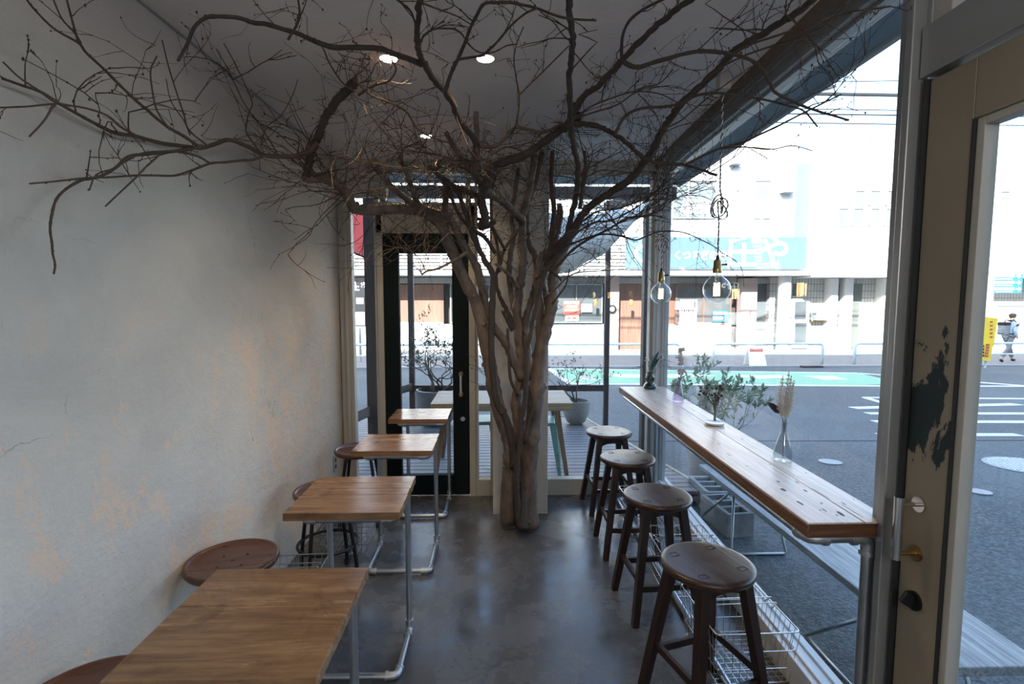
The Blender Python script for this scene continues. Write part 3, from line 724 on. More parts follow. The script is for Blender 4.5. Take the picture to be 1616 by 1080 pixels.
# ------------------------------------------------------------------ pendant bulbs
def pendant(x, y, zc, label, coil_z):
    R = .0615; t = empty('pendant_bulb', (x, y, 0)); tag(t, label, 'pendant lamp', 'bare bulbs hanging over the counter')
    prof = [(.001, -R)]+[(R*math.sin(a), -R*math.cos(a)) for a in [PI*k/20 for k in range(1, 17)]]
    prof = [(r, z) for r, z in prof]
    prof += [(.025, R*.97), (.020, R*1.12), (.0185, R*1.35)]
    MB().lathe([(r, zc+z) for r, z in prof], n=40, capb=False, capt=False).build('glass_bulb', 'bulb_glass', t, smooth='all')
    mb = MB(); f = []
    for k in range(9):
        a = 2*PI*k/8; q = .0125; f.append((q*math.cos(a), q*math.sin(a), zc-.030 if k % 2 else zc+.030)); 
        f.append((q*math.cos(a+.35), q*math.sin(a+.35), zc-.030 if k % 2 else zc+.030))
    mb.tube(f, .0011, 5); mb.build('filament', 'filament', t)
    mb = MB(); mb.cyl((0, 0, zc-.034), (0, 0, zc+R*1.2), .0022, n=8)
    for k in range(4): a = PI*k/2; mb.tube([(0, 0, zc+.045), (.012*math.cos(a), .012*math.sin(a), zc+.031)], .0006, 4); mb.tube([(0, 0, zc-.032), (.012*math.cos(a), .012*math.sin(a), zc-.03)], .0006, 4)
    mb.cyl((0, 0, zc+.04), (0, 0, zc+.075), .007, .010, 12); mb.build('filament_support', 'vase_glass', t)
    zt = zc+R*1.22
    MB().lathe([(.0195, zt), (.0205, zt+.004), (.0205, zt+.022), (.0185, zt+.026), (.0185, zt+.05), (.015, zt+.058), (.006, zt+.064)], n=24).build('socket', 'brass', t, smooth=True)
    MB().cyl((.018, -.004, zt+.038), (.034, -.008, zt+.038), .0035, n=8).ball((.037, -.009, zt+.038), .0065, 8).build('switch_key', 'black_metal', t)
    MB().lathe([(.009, zt+.06), (.007, zt+.075), (.003, zt+.085)], n=12).build('cord_grip', 'black_metal', t)
    # two twisted strands with a knotted slack coil
    path = [(0, 0, zt+.08), (0, 0, coil_z-.06)]
    for k in range(26):
        a = k/25*2*PI*2.4; path.append((.030*math.sin(a)+.008*math.sin(a*.4), .022*math.sin(a*1.35+1), coil_z+.045*math.cos(a)-.01+.03*k/25))
    path += [(0.006, 0, coil_z+.07), (.0, 0, coil_z+.12), (0, 0, CZ-.05)]
    P = [Vector(p) for p in catmull(path, 3)]; dense = []
    for i in range(len(P)-1):
        n_ = max(1, int((P[i+1]-P[i]).length/.0035))
        for k in range(n_): dense.append(P[i].lerp(P[i+1], k/n_))
    for ph, mt in ((0, 'black_metal'), (PI, 'plume')):
        q = [(p.x+.0022*math.cos(i*.62+ph), p.y+.0022*math.sin(i*.62+ph), p.z) for i, p in enumerate(dense)]
        MB().tube(q, .0026, 5).build('cord', mt, t, smooth='all', label='black cord strand' if ph == 0 else 'pale cord strand')
    MB().box(-.025, .025, -.025, .025, CZ-.07, CZ-.001).build('ceiling_rose', 'pillar_plaster', t, bevel=.003)
pA = atY(1131, 457, 2.38); pB = atY(1043, 464, 3.17)
pendant(pA.x, pA.y, pA.z, 'large clear filament bulb hanging nearer over the counter', atY(1131, 330, 2.38).z)
pendant(pB.x, pB.y, pB.z, 'clear filament bulb hanging farther off in front of the corner post', atY(1043, 386, 3.17).z)
# ------------------------------------------------------------------ street
def gz(y): return -.15 if y < 4 else (.05-.05*y if y < 17.3 else -.815)
mb = MB(); ys = [-30, 4, 17.3, 60]
for i in range(3):
    a, b = ys[i], ys[i+1]; z0, z1 = gz(a), gz(min(b, 17.3)) if i < 2 else -.815
    mb.hexa([(-60, a, z0-.3), (80, a, z0-.3), (80, b, z1-.3), (-60, b, z1-.3)], [(-60, a, z0), (80, a, z0), (80, b, z1), (-60, b, z1)])
struct(mb.build('road', 'asphalt'), 'grey asphalt street sloping gently away', 'road')
struct(MB().box(-60, 80, 17.5, 60, -1, -.78).build('sidewalk', 'brick_paving'), 'brick-paved sidewalk on the far side of the street', 'sidewalk')
struct(MB().box(-60, 80, 17.3, 17.5, -1, -.77).build('trim_12', 'concrete_block_grey'))
def mark(pts, name, mat, lift=.006):
    n = len(pts); top = [(x, y, gz(y)+lift) for x, y in pts]; bot = [(x, y, gz(y)-.01) for x, y in pts]
    return MB().add(bot+top, [tuple(range(n))[::-1], tuple(range(n, 2*n))]+[(i, (i+1) % n, n+(i+1) % n, n+i) for i in range(n)]).build(name, mat)
def line(x0, y0, x1, y1, w):
    d = Vector((x1-x0, y1-y0)); nn = Vector((-d.y, d.x)).normalized()*w/2
    return [(x0-nn.x, y0-nn.y), (x1-nn.x, y1-nn.y), (x1+nn.x, y1+nn.y), (x0+nn.x, y0+nn.y)]
struct(mark([(1.70, 16.9), (1.79, 12.6), (8.38, 11.9), (9.9, 12.3), (10.7, 14.9), (7.6, 15.5)], 'green_lane', 'green_marking'), 'green painted rectangle on the street', 'road marking')
for k, L in enumerate([(1.70, 16.9, 1.79, 12.6, .18), (1.79, 12.55, 8.38, 11.85, .22), (1.7, 17.0, 7.6, 15.6, .22), (7.6, 15.6, 10.7, 15.0, .22), (10.7, 15.0, 12.4, 11.6, .2), (8.38, 11.85, 12.4, 11.6, .22)]):
    struct(mark(line(*L), 'border_line', 'white_marking', .010))
for pts in ([(3.0, 15.0), (4.6, 14.7), (5.4, 15.0), (6.2, 14.4), (4.9, 13.8), (3.4, 14.0)], [(6.6, 14.6), (7.4, 14.4), (8.2, 14.5), (7.9, 13.7), (6.9, 13.5)], [(8.6, 14.2), (9.4, 14.2), (9.2, 13.2), (8.5, 13.2)], [(2.2, 14.4), (2.6, 14.5), (2.6, 13.4), (2.2, 13.5)]):
    struct(mark(pts, 'painted_symbol', 'white_marking', .011))
for L in [(7.26, 9.95, 12.5, 9.45, .17), (7.26, 9.95, 7.0, 8.8, .13), (6.15, 8.7, 9.4, 9.0, .24), (6.0, 8.15, 12, 7.9, .20), (5.6, 7.45, 11, 7.2, .20), (5.0, 6.55, 6.82, 6.48, .18)]:
    struct(mark(line(*L), 'crossing_line', 'white_marking', .006))
mh = empty('manhole_cover', (5.42, 5.02, gz(5.02))); tag(mh, 'large round patterned manhole cover at the right in the street', 'manhole cover'); mh.rotation_euler.x = -.05
MB().cyl((0, 0, -.02), (0, 0, .006), .37, n=40).build('rim', 'manhole_iron', mh)
rr = random.Random(3)
bm_ = MB()
for i in range(-7, 8):
    for j in range(-7, 8):
        x, y = i*.045+(j % 2)*.02, j*.045
        if math.hypot(x, y) < .33: bm_.box(x-.013, x+.013, y-.009, y+.009, .006, .011)
bm_.build('tread', 'sign_white', mh)['kind'] = 'stuff'
for (x, y, r_, lb) in ((4.15, 4.24, .085, 'small oval valve cover below the big manhole'), (3.49, 5.24, .11, 'small round white valve cover in the asphalt beyond the counter'), (8.9, 10.6, .2, 'faint round cover far up the street behind the door glass')):
    m_ = MB().cyl((0, 0, -.01), (0, 0, .008), r_, n=24).build('valve_cover', 'manhole_iron', loc=(x, y, gz(y)+.002)); m_.rotation_euler.x = -.05; tag(m_, lb, 'valve cover')
struct(mark(line(1.4, 6.3, 14, 6.0, .03), 'road_joint', 'dark_seal', .005))
# guard rails
def guard_rail(x0, x1, y, label):
    t = empty('guard_rail', (x0, y, -.80)); tag(t, label, 'railing', 'pale guard rails along the far kerb')
    L = x1-x0; MB().tube(pipe_path([(0, 0, 0), (0, 0, .74), (L, 0, .74), (L, 0, 0)], .16, 8), .045, 10).build('hoop', 'rail_paint', t, smooth='all')
    MB().cyl((0, 0, .36), (L, 0, .36), .028, n=8).build('crossbar', 'rail_paint', t, smooth=True)
    n = int(L/2.4)
    for k in range(1, n): MB().cyl((L*k/n, 0, 0), (L*k/n, 0, .74), .035, n=8).build('post', 'rail_paint', t, smooth=True)
guard_rail(7.5, 11.35, 17.75, 'pale guard rail just left of the white street gap, behind the sandwich board')
guard_rail(12.5, 15.6, 17.75, 'pale guard rail partly hidden by the aluminium jamb')
guard_rail(1.2, 6.3, 17.75, 'long pale guard rail behind the olive bush')
guard_rail(-6.2, .3, 17.75, 'guard rail seen through the terrace door')
guard_rail(16.6, 21.5, 17.75, 'white guard rail in front of the walking person')
# izakaya building
FY = 23.4
def fxz(px, py, Y=FY): p = atY(px, py, Y); return p.x, p.z
def fbox(mb, x0, x1, y0, y1, Y=FY, d0=.0, d1=.1):
    a, zt = fxz(x0, y0, Y); b, zb = fxz(x1, y1, Y); return mb.box(a, b, Y-d1, Y+d0, max(zb, -.83), zt)
def part(name, mat, par, x0, x1, y0, y1, Y=FY, d0=0., d1=.1, bevel=0, label=None):
    return fbox(MB(), x0, x1, y0, y1, Y, d0, d1).build(name, mat, par, bevel=bevel, label=label)
def fwindow(par, x0, x1, y0, y1, mat='blind_glass', fr=2.0, Y=FY, frame='facade_white', bars=0):
    s_ = .0285*Y/FY; mb = MB(); a, zt = fxz(x0, y0, Y); b, zb = fxz(x1, y1, Y); w = fr*s_*.5
    mb.box(a, a+w, Y-.09, Y-.0, zb, zt); mb.box(b-w, b, Y-.09, Y, zb, zt); mb.box(a, b, Y-.09, Y, zt-w, zt); mb.box(a, b, Y-.12, Y, zb, zb+w)
    for k in range(bars): x = a+(b-a)*(k+1)/(bars+1); mb.box(x-w/2, x+w/2, Y-.09, Y, zb, zt)
    f = mb.build('window_frame', frame, par); MB().box(a+w, b-w, Y-.05, Y-.01, zb+w, zt-w).build('pane', mat, f); return f
B1 = empty('shop_building', (1.5, FY, -.8)); tag(B1, 'white two-storey restaurant building with a blue sign across the street', 'building')
def rel(par):   # children keep world coordinates
    for o in children(par): o.location = o.location-par.location
x0, _ = fxz(-300, 480); x1 = fxz(1250, 430)[0]; zt1 = fxz(1250, 205)[1]
_, ze = fxz(1050, 430)
MB().box(x0, x1, FY, FY+8, ze, zt1).build('upper_wall', 'facade_white', B1)
MB().box(x0, x1, FY+.6, FY+8, -.9, ze).build('ground_floor_wall', 'interior_dark', B1)
_, zf = fxz(1050, 437); MB().box(x0, x1, FY-1.5, FY+.6, zf, ze).build('eave_slab', 'eave_grey', B1)
part('tile_band', 'small_tile', B1, -300, 1228, 437, 448, FY, .3, -.1)
for k in range(9):    # horizontal louvres above the shop front
    _, z = fxz(1050, 386+k*5.4); MB().bar((fxz(-200, 480)[0], FY-.25, z), (fxz(1000, 480)[0], FY-.25, z), .05, .10).build('louvre', 'facade_white', B1)
part('louvre_backing', 'interior_dark', B1, -200, 1000, 382, 429, FY, 0, .06)
for px in range(-180, 1000, 73): part('louvre_post', 'facade_white', B1, px, px+3, 380, 430, FY, -.1, .3)
fwindow(B1, 1062, 1084, 285, 345); fwindow(B1, 1086, 1128, 285, 345); fwindow(B1, 1190, 1214, 285, 345, bars=0)
for (a, b) in ((640, 690), (760, 810), (900, 960)): fwindow(B1, a, b, 270, 335)
part('low_wall', 'facade_white', B1, -200, 700, 510, 553, FY, .3, -.02)
part('low_wall', 'facade_white', B1, 700, 952, 512, 553, FY, .3, .0)
part('wood_panel', 'shop_wood', B1, 540, 700, 449, 511, FY, .3, -.1, label='brown slatted wood panel')
part('door_leaf', 'shop_wood', B1, 975, 1012, 448, 553, FY, .35, -.12, label='red-brown wooden shop door')
part('door_leaf', 'shop_wood', B1, 1052, 1066, 448, 553, FY, .35, -.12)
fwindow(B1, 1066, 1152, 448, 512, 'shop_glass', 5, frame='shop_wood', bars=1)
fwindow(B1, 868, 950, 448, 510, 'shop_glass', 4, frame='grey_aluminium', bars=1)
fwindow(B1, 710, 860, 448, 510, 'shop_glass', 4, frame='grey_aluminium', bars=2)
part('low_wall', 'facade_white', B1, 1040, 1152, 512, 553, FY, .3, .05)
part('pillar', 'pink_pillar', B1, 961, 972, 437, 553, FY, .0, .45, label='pinkish pillar beside the shop door')
part('pillar', 'pink_pillar', B1, 1164, 1184, 440, 553, FY, .0, .45, label='pinkish pillar below the blue sign')
part('notice_panel', 'facade_white', B1, 1163, 1183, 501, 543, FY-.46, 0, .04)
part('tile_pier', 'wall_tile', B1, 1214, 1229, 438, 553, FY, .3, .1)
part('side_wall', 'facade_grey', B1, 1186, 1214, 438, 553, FY+.3, .2, .1)
c0, _ = fxz(1237, 480, FY-.8); MB().cyl((c0, FY-.8, -.8), (c0, FY-.8, zf), .26, n=24).build('column', 'facade_white', B1, smooth=True)
for (a, b, c_, d_) in ((1160, 1166, 258, 262), (1240, 1249, 300, 306)):
    part('wall_lamp', 'grey_aluminium', B1, a-10, b, c_, d_, FY, 0, .4)
# sign board
sg = empty('shop_sign', (0, 0, 0)); tag(sg, 'long pale blue restaurant sign with white Japanese lettering above the shop', 'sign')
MB_ = fbox(MB(), 985, 1259, 376, 425, FY, -.26, .56); MB_.build('sign_board', 'sign_blue', sg)
ax, az = fxz(1064, 409); s_ = .0285
text('くつろぎの味', 15*s_, sg, 'sign_white', (fxz(1054, 480)[0], FY-.575, fxz(1050, 410)[1]), off=.016, sx=.93)
text('庄や', 52*s_, sg, 'sign_white', (fxz(1133, 480)[0], FY-.575, fxz(1050, 418)[1]), off=.03, sx=.98)
MB().cyl((fxz(1008, 480)[0], FY-.60, fxz(1050, 402)[1]), (fxz(1008, 480)[0], FY-.56, fxz(1050, 402)[1]), .40, n=30).build('emblem', 'sign_white', sg)
MB().cyl((fxz(1008, 480)[0], FY-.62, fxz(1050, 402)[1]), (fxz(1008, 480)[0], FY-.59, fxz(1050, 402)[1]), .26, n=30).build('emblem_centre', 'sign_blue', sg)
part('sign_edge', 'facade_grey', sg, 985, 1259, 425, 427, FY, -.26, .58)
# notices on the shop front
def notice(x0, x1, y0, y1, mat, label, bars=(), cat='poster', Y=FY-.14):
    t = empty('poster', (0, 0, 0)); tag(t, label, cat); part('sheet', mat, t, x0, x1, y0, y1, Y, 0, .02)
    for (a, b, c_, d_, mm) in bars: part('print', mm, t, x0+(x1-x0)*a, x0+(x1-x0)*b, y0+(y1-y0)*c_, y0+(y1-y0)*d_, Y-.02, 0, .01)
    return t
t = notice(1073, 1099, 473, 510, 'poster_pale', 'pale menu sheet with a handwritten line on the brown shop window', [(.1+.13*k, .18+.13*k, .42, .5+.03*(k % 2), 'sign_black') for k in range(6)]+[(.86, .92, .08, .36, 'sign_black')])
notice(1124, 1149, 490, 508, 'blue_sign', 'small blue notice with white characters low on the shop window', [(.06+.11*k, .14+.11*k, .15, .4, 'sign_white') for k in range(8)]+[(.06+.13*k, .15+.13*k, .55, .8, 'sign_white') for k in range(5)])
notice(1066, 1071, 476, 489, 'sign_white', 'narrow white plate beside the menu sheet')
notice(889, 915, 475, 497, 'poster_red', 'red and cream food poster behind the trunk in the shop window', [(.05, .95, .05, .22, 'sign_white'), (.2, .85, .32, .5, 'pink_pillar'), (.1, .9, .6, .72, 'sign_white')])
notice(892, 913, 498, 507, 'sign_white', 'small white picture card under the food poster', [(.15, .4, .3, .7, 'poster_red'), (.55, .85, .3, .7, 'poster_red')])
notice(917, 934, 480, 493, 'poster_pale', 'plain white notice right of the food poster')
t = empty('round_emblem', (0, 0, 0)); tag(t, 'round black and white emblem on the pinkish pillar', 'emblem')
ex, ez = fxz(966, 488, FY-.5); MB().cyl((ex, FY-.52, ez), (ex, FY-.47, ez), .19, n=24).build('disc', 'sign_black', t); MB().cyl((ex, FY-.53, ez), (ex, FY-.52, ez), .11, n=20).build('disc_centre', 'sign_white', t)
for px, lb in ((939, 'small orange lantern left of the pinkish pillar'), (958, 'small orange lantern against the terrace post'), (995, 'small orange lantern by the red-brown shop door')):
    q, z = fxz(px, 478, FY-.6); tag(MB().cyl((q, FY-.7, z-.14), (q, FY-.7, z+.14), .07, n=12).build('paper_lantern', 'orange_lantern'), lb, 'lantern', 'orange lanterns at the shop front')
# white building on the right
B2 = empty('corner_building', (14, FY, -.8)); tag(B2, 'bright white building with small windows and a tiled ground floor, right across the street', 'building')
xa, _ = fxz(1280, 480); xb = 30; zt2 = fxz(1050, 252)[1]; zru = fxz(1050, 259, FY+2)[1]; ze2 = fxz(1050, 430)[1]
MB().box(xa, xb, FY, FY+9, ze2, zt2).build('upper_wall', 'facade_white', B2)
MB().box(x1+.01, xa, FY+.5, FY+9, -.8, zt2+.0).build('recessed_strip', 'facade_grey', B2)
MB().box(x1+.01, xb, FY+.0, FY+9, -.9, ze2-.2).build('ground_floor_wall', 'wall_tile', B2)
MB().box(x1+.01, xb, FY-1.7, FY+.2, ze2-.26, ze2).build('eave_slab', 'facade_white', B2)
for (a, b) in ((1348, 1363), (1372, 1388), (1398, 1415)): fwindow(B2, a, b, 301, 325, 'frosted_glass', 2)
for (a, b) in ((1321, 1337), (1345, 1361), (1372, 1386), (1396, 1412), (1422, 1438)): fwindow(B2, a, b, 329, 357, 'frosted_glass', 2)
fwindow(B2, 1566, 1592, 302, 312, 'frosted_glass', 2)
for k, (a, b) in enumerate(((1358, 1382), (1384, 1407), (1410, 1434))):
    t = empty('rooftop_unit', (0, 0, 0)); tag(t, ['left', 'middle', 'right'][k]+' one of the three pale air conditioning units on the white roof', 'air conditioner', 'rooftop air conditioning units')
    fbox(MB(), a+2.5*k, b+2.5*k-2, 212, 259, FY+2, 1., 0).build('casing', 'ac_unit', t)
    qa, qb = fxz(a+2.5*k, 259, FY+2)[0], fxz(b+2.5*k-2, 259, FY+2)[0]
    for q in (qa+.05, qb-.05): MB().box(q-.03, q+.03, FY+2.1, FY+2.9, zt2, zru+.01).build('foot', 'facade_grey', t)
    q, z = fxz((a+b)/2+2.5*k-1, 232, FY+2); MB().tube([(q+.28*math.cos(2*PI*j/20), FY+1.985, z+.28*math.sin(2*PI*j/20)) for j in range(20)], .02, 5, closed=True).build('fan_guard', 'facade_grey', t)
fd = empty('entrance_door'); fd.parent = B2
part('door_leaf', 'facade_white', fd, 1251, 1273, 474, 549, FY, 0, .1)
part('pane', 'shop_glass', fd, 1253, 1269, 476, 504, FY, 0, .13); part('pane', 'shop_glass', fd, 1253, 1269, 509, 543, FY, 0, .13)
part('transom', 'shop_glass', B2, 1252, 1264, 448, 467, FY, 0, .08)
mbx = empty('mailbox', (0, 0, 0)); tag(mbx, 'small grey mailbox on the tiled wall right of the far entrance door', 'mailbox')
part('box', 'ac_unit', mbx, 1283, 1298, 494, 505, FY-.02, 0, .3); part('shelf', 'brass', mbx, 1277, 1299, 505, 507, FY-.02, 0, .3); part('side', 'grey_aluminium', mbx, 1277, 1283, 493, 505, FY-.02, 0, .25)
part('glass_panel', 'frosted_glass', B2, 1307, 1323, 448, 546, FY, 0, .12); part('glass_panel', 'frosted_glass', B2, 1329, 1353, 448, 550, FY, 0, .12)
for (a, b, c_, d_) in ((1302, 1307, 440, 552), (1323, 1330, 440, 552), (1383, 1387, 440, 552), (1410, 1422, 440, 552), (1453, 1475, 440, 552)): part('fin', 'facade_white', B2, a, b, c_, d_, FY, 0, .5)
part('low_wall', 'facade_white', B2, 1353, 1384, 478, 552, FY, 0, .3); part('low_wall', 'facade_white', B2, 1384, 1412, 503, 515, FY, 0, .35); part('low_wall', 'facade_white', B2, 1384, 1425, 545, 552, FY, 0, .35)
fwindow(B2, 1386, 1411, 450, 503, 'frosted_glass', 3); fwindow(B2, 1384, 1410, 515, 546, 'frosted_glass', 3); fwindow(B2, 1422, 1450, 450, 546, 'blind_glass', 3)
part('low_wall', 'facade_white', B2, 1540, 1680, 476, 552, FY, 0, .3)
part('wall_band', 'facade_grey', B2, 1575, 1650, 482, 484, FY-.31, 0, .03)
for t in (B1, B2): rel(t)
# sign pole with blue direction board
t = empty('direction_sign', (0, 0, 0)); tag(t, 'blue direction board with white rows and arrows on a white pole', 'sign')
Yd = 20.; q, _ = fxz(1560, 480, Yd); MB().cyl((q, Yd, -.79), (q, Yd, 9), .13, n=14).build('pole', 'facade_white', t, smooth=True)
part('board', 'blue_sign', t, 1567, 1610, 433, 463, Yd, 0, .05)
for k in range(3):
    part('text_row', 'sign_white', t, 1569, 1600, 434+k*10, 438+k*10, Yd-.05, 0, .02); part('text_row', 'sign_white', t, 1571, 1597, 440+k*10, 441.6+k*10, Yd-.05, 0, .02)
    (a, z) = fxz(1601, 436.5+k*10, Yd); MB().prism([(a, z-.03), (a+.10, z-.03), (a+.10, z-.09), (a+.2, z), (a+.10, z+.09), (a+.10, z+.03), (a, z+.03)], 1, Yd-.08, Yd-.05).build('arrow', 'sign_white', t)
# yellow signs
t = empty('yellow_banner', (0, 0, 0)); tag(t, 'tall leaning yellow banner sign beside the walking person', 'sign')
Yy = 16.6; q, _ = fxz(1560, 480, Yy); mb = MB(); z0 = gz(Yy)
a = fxz(1555, 500, Yy); b = fxz(1575, 503, Yy); c_ = fxz(1568, 548, Yy); d_ = fxz(1551, 545, Yy)
MB().prism([a, b, c_, d_][::-1], 1, Yy, Yy+.05).build('panel', 'yellow_sign', t)
a = fxz(1551, 541, Yy-.1); b = fxz(1567, 543, Yy-.1); c_ = fxz(1563, 570, Yy-.1); d_ = fxz(1547, 569, Yy-.1)
MB().prism([a, b, c_, d_][::-1], 1, Yy-.1, Yy-.06).build('panel', 'yellow_sign', t)
for k in range(4): part('hazard_mark', 'sign_black', t, 1550, 1552.5, 545+k*5, 548+k*5, Yy-.1, 0, .015)
for k in range(5): part('red_lettering', 'poster_red', t, 1556-(k*.6), 1561-(k*.6), 543+k*4.4, 546+k*4.4, Yy-.1, 0, .015)
for k in range(5): part('red_lettering', 'poster_red', t, 1562, 1566, 507+k*6, 509.5+k*6, Yy, 0, .012)
MB().cyl((fxz(1553, 480, Yy)[0], Yy, z0), (fxz(1553, 480, Yy)[0], Yy, -.3), .06, n=10).build('post', 'grey_aluminium', t)
MB().cyl((fxz(1562, 480, Yy)[0], Yy, z0), (fxz(1562, 480, Yy)[0], Yy, -.3), .035, n=8).build('post', 'rail_paint', t)
# sandwich board
t = empty('sandwich_board', (0, 0, 0)); tag(t, 'white sandwich board with a red header standing on the far kerb', 'sign')
Ya = 17.45; a = fxz(1182, 549, Ya); b = fxz(1206, 549, Ya); c_ = fxz(1207, 578, Ya); d_ = fxz(1180, 578, Ya)
zb = gz(Ya)+.01
for s in (0, 1):
    lo = [(d_[0], Ya-.15+s*.45, zb), (c_[0], Ya-.15+s*.45, zb), (c_[0], Ya-.12+s*.45, zb), (d_[0], Ya-.12+s*.45, zb)]; yt = Ya+.05+s*.06
    MB().hexa(lo, [(a[0], yt, a[1]), (b[0], yt, a[1]), (b[0], yt+.03, a[1]), (a[0], yt+.03, a[1])]).build('panel', 'sign_white', t)
MB().hexa([(a[0]+.03, Ya+.0, a[1]-.14), (b[0]-.03, Ya+.0, a[1]-.14), (b[0]-.03, Ya+.02, a[1]-.14), (a[0]+.03, Ya+.02, a[1]-.14)], [(a[0]+.03, Ya+.03, a[1]-.03), (b[0]-.03, Ya+.03, a[1]-.03), (b[0]-.03, Ya+.05, a[1]-.03), (a[0]+.03, Ya+.05, a[1]-.03)]).build('header', 'poster_red', t)
m_ = MB().box(-.35, .35, -.12, .12, 0, .06).build('kerb_ramp', 'dark_seal', loc=(10.6, 17.12, gz(17.12)+.002), bevel=.02); tag(m_, 'dark rubber kerb ramp at the foot of the guard rail', 'kerb ramp')
# black sign by the terrace, left
t = empty('street_signboard', (0, 0, 0)); tag(t, 'tall black shop signboard seen through the narrow left window', 'sign')
Yk = 19.; part('board', 'sign_black', t, 548, 580, 446, 515, Yk, 0, .12); part('lower_panel', 'sign_white', t, 549, 576, 493, 513, Yk-.12, 0, .02)
text('庄や', .33, t, 'sign_white', (fxz(555, 480, Yk)[0], Yk-.13, fxz(1050, 458, Yk)[1]), off=.008)
part('picture', 'pink_pillar', t, 562, 574, 470, 480, Yk-.12, 0, .01)
q = fxz(567, 480, Yk)[0]; MB().cyl((q, Yk, -.79), (q, Yk, .45), .05, n=10).build('post', 'grey_aluminium', t)
# red awning at left
t = empty('red_awning', (0, 0, 0)); tag(t, 'glossy red awning hanging above the street at the far left', 'awning')
Yr = 9.; A = [fxz(515, 318, Yr), fxz(579, 330, Yr), fxz(579, 408, Yr), fxz(515, 380, Yr)]
MB().hexa([(A[3][0], Yr, A[3][1]), (A[2][0], Yr, A[2][1]), (A[2][0], Yr+1.2, A[2][1]), (A[3][0], Yr+1.2, A[3][1])], [(A[0][0], Yr+.5, A[0][1]), (A[1][0], Yr+.5, A[1][1]), (A[1][0], Yr+1.2, A[1][1]), (A[0][0], Yr+1.2, A[0][1])]).build('cover', 'red_paint', t, bevel=.02)
MB().bar((A[3][0], Yr-.01, A[3][1]), (A[2][0], Yr-.01, A[2][1]), .04, .03).build('edge_bar', 'dark_seal', t)
MB().cyl((A[3][0]+.05, Yr+.6, gz(Yr+.6)), (A[3][0]+.05, Yr+.6, A[3][1]+.2), .04, n=8).build('pole', 'grey_aluminium', t)
# overhead cables
def cable(y, z0_, z1_, r, label, nb=0):
    P = [(-4+40*k/16, y, z0_+(z1_-z0_)*k/16-.25*math.sin(PI*k/16)) for k in range(17)]
    o = MB().tube(P, r, 6).build('overhead_cable', 'cable'); tag(o, label, 'cable', 'overhead cables'); return o
cable(14, 7.05, 7.25, .045, 'thickest overhead cable in the sky')
cable(14.2, 6.75, 6.9, .014, 'thin overhead cable right under the thickest one'); cable(14.1, 6.55, 6.8, .02, 'second lowest overhead cable in the sky')
cable(14.3, 6.4, 6.6, .016, 'lowest overhead cable in the sky'); cable(13.8, 6.9, 8.3, .012, 'topmost thin cable rising to the right')
t = empty('cable_clamp', (8.6, 14, 6.95)); tag(t, 'dark clamp on the thick overhead cable', 'clamp')
MB().bar((-.3, 0, -.03), (.35, 0, .16), .06, .08).build('bracket', 'cable', t); MB().cyl((-.55, 0, -.35), (-.55, 0, .05), .04, n=8).build('hanger', 'cable', t)

# ------------------------------------------------------------------ surroundings that shade the street
MB_ = MB().box(-9, XL-.15, -12, YF+.1, -.12, 6.4); MB_.box(XL-.15, 1.10, -12, YF+.1, CZ+.13, 6.4)
struct(MB_.build('cafe_upper_floor', 'facade_grey'), 'upper floors of the cafe building', 'building')
struct(MB().box(-3, 1.58, YF+.05, 4.62, 2.5, 2.63).build('terrace_soffit', 'blue_grey_soffit'))
struct(MB().box(-40, 60, -12, -9.5, -.2, 19.3).build('shade_block', 'shade_block_grey'))  # unseen slab added behind the camera, height set to shade the street
# ------------------------------------------------------------------ terrace
mb = MB(); y = YF+.07
def dx1(y): return 1.66-.22*(y-4)
while y < 6.6:
    w = .088; mb.hexa([(-1.75, y, -.05), (dx1(y), y, -.05), (dx1(y+w), y+w, -.05), (-1.75, y+w, -.05)], [(-1.75, y, -.02), (dx1(y), y, -.02), (dx1(y+w), y+w, -.02), (-1.75, y+w, -.02)]); y += .097
struct(mb.build('terrace_deck', 'deck_board', bevel=.003), 'grey board deck of the terrace', 'deck')
mb = MB(); mb.hexa([(dx1(3.97), 3.97, -.14), (dx1(3.97)+.035, 3.97, -.14), (dx1(6.65)+.035, 6.65, -.3), (dx1(6.65), 6.65, -.3)], [(dx1(3.97), 3.97, -.015), (dx1(3.97)+.035, 3.97, -.015), (dx1(6.65)+.035, 6.65, -.015), (dx1(6.65), 6.65, -.015)])
mb.box(-1.75, dx1(6.62), 6.6, 6.63, -.3, -.02)
struct(mb.build('trim_13', 'outdoor_table_wood'))
tf = empty('terrace_pergola', (0, 0, 0)); tag(tf, 'dark timber frame of posts, rails and a top beam around the terrace', 'pergola')
posts = dict(A=(-1.342, 5.6, .115), B=(-1.055, 6.4, .068), C=(1.345, 6.35, .06), D=(1.625, 5.6, .105))
for k, (x, y, w) in posts.items(): MB().box(x-w/2, x+w/2, y-w/2, y+w/2, -.12 if k in 'AB' else -.2, 2.68).build('post', 'terrace_post_wood', tf, bevel=.004)
MB().box(-1.9, 1.9, 5.55, 5.65, 2.56, 2.68).build('beam', 'terrace_post_wood', tf, bevel=.004)
MB().bar((1.62, 5.6, 2.62), (1.34, 6.45, 2.62), .08, .1).build('beam', 'terrace_post_wood', tf); MB().bar((-1.38, 5.6, 2.62), (-1.05, 6.45, 2.62), .08, .1).build('beam', 'terrace_post_wood', tf)
MB().bar((-1.055, 6.4, .42), (-1.375, 5.6, .42), .04, .09).build('rail', 'terrace_post_wood', tf); MB().bar((-1.375, 5.6, .30), (-1.70, 4.1, .30), .04, .11).build('rail', 'terrace_post_wood', tf)
MB().bar((-1.055, 6.38, .40), (1.345, 6.33, .40), .04, .075).build('rail', 'terrace_post_wood', tf)
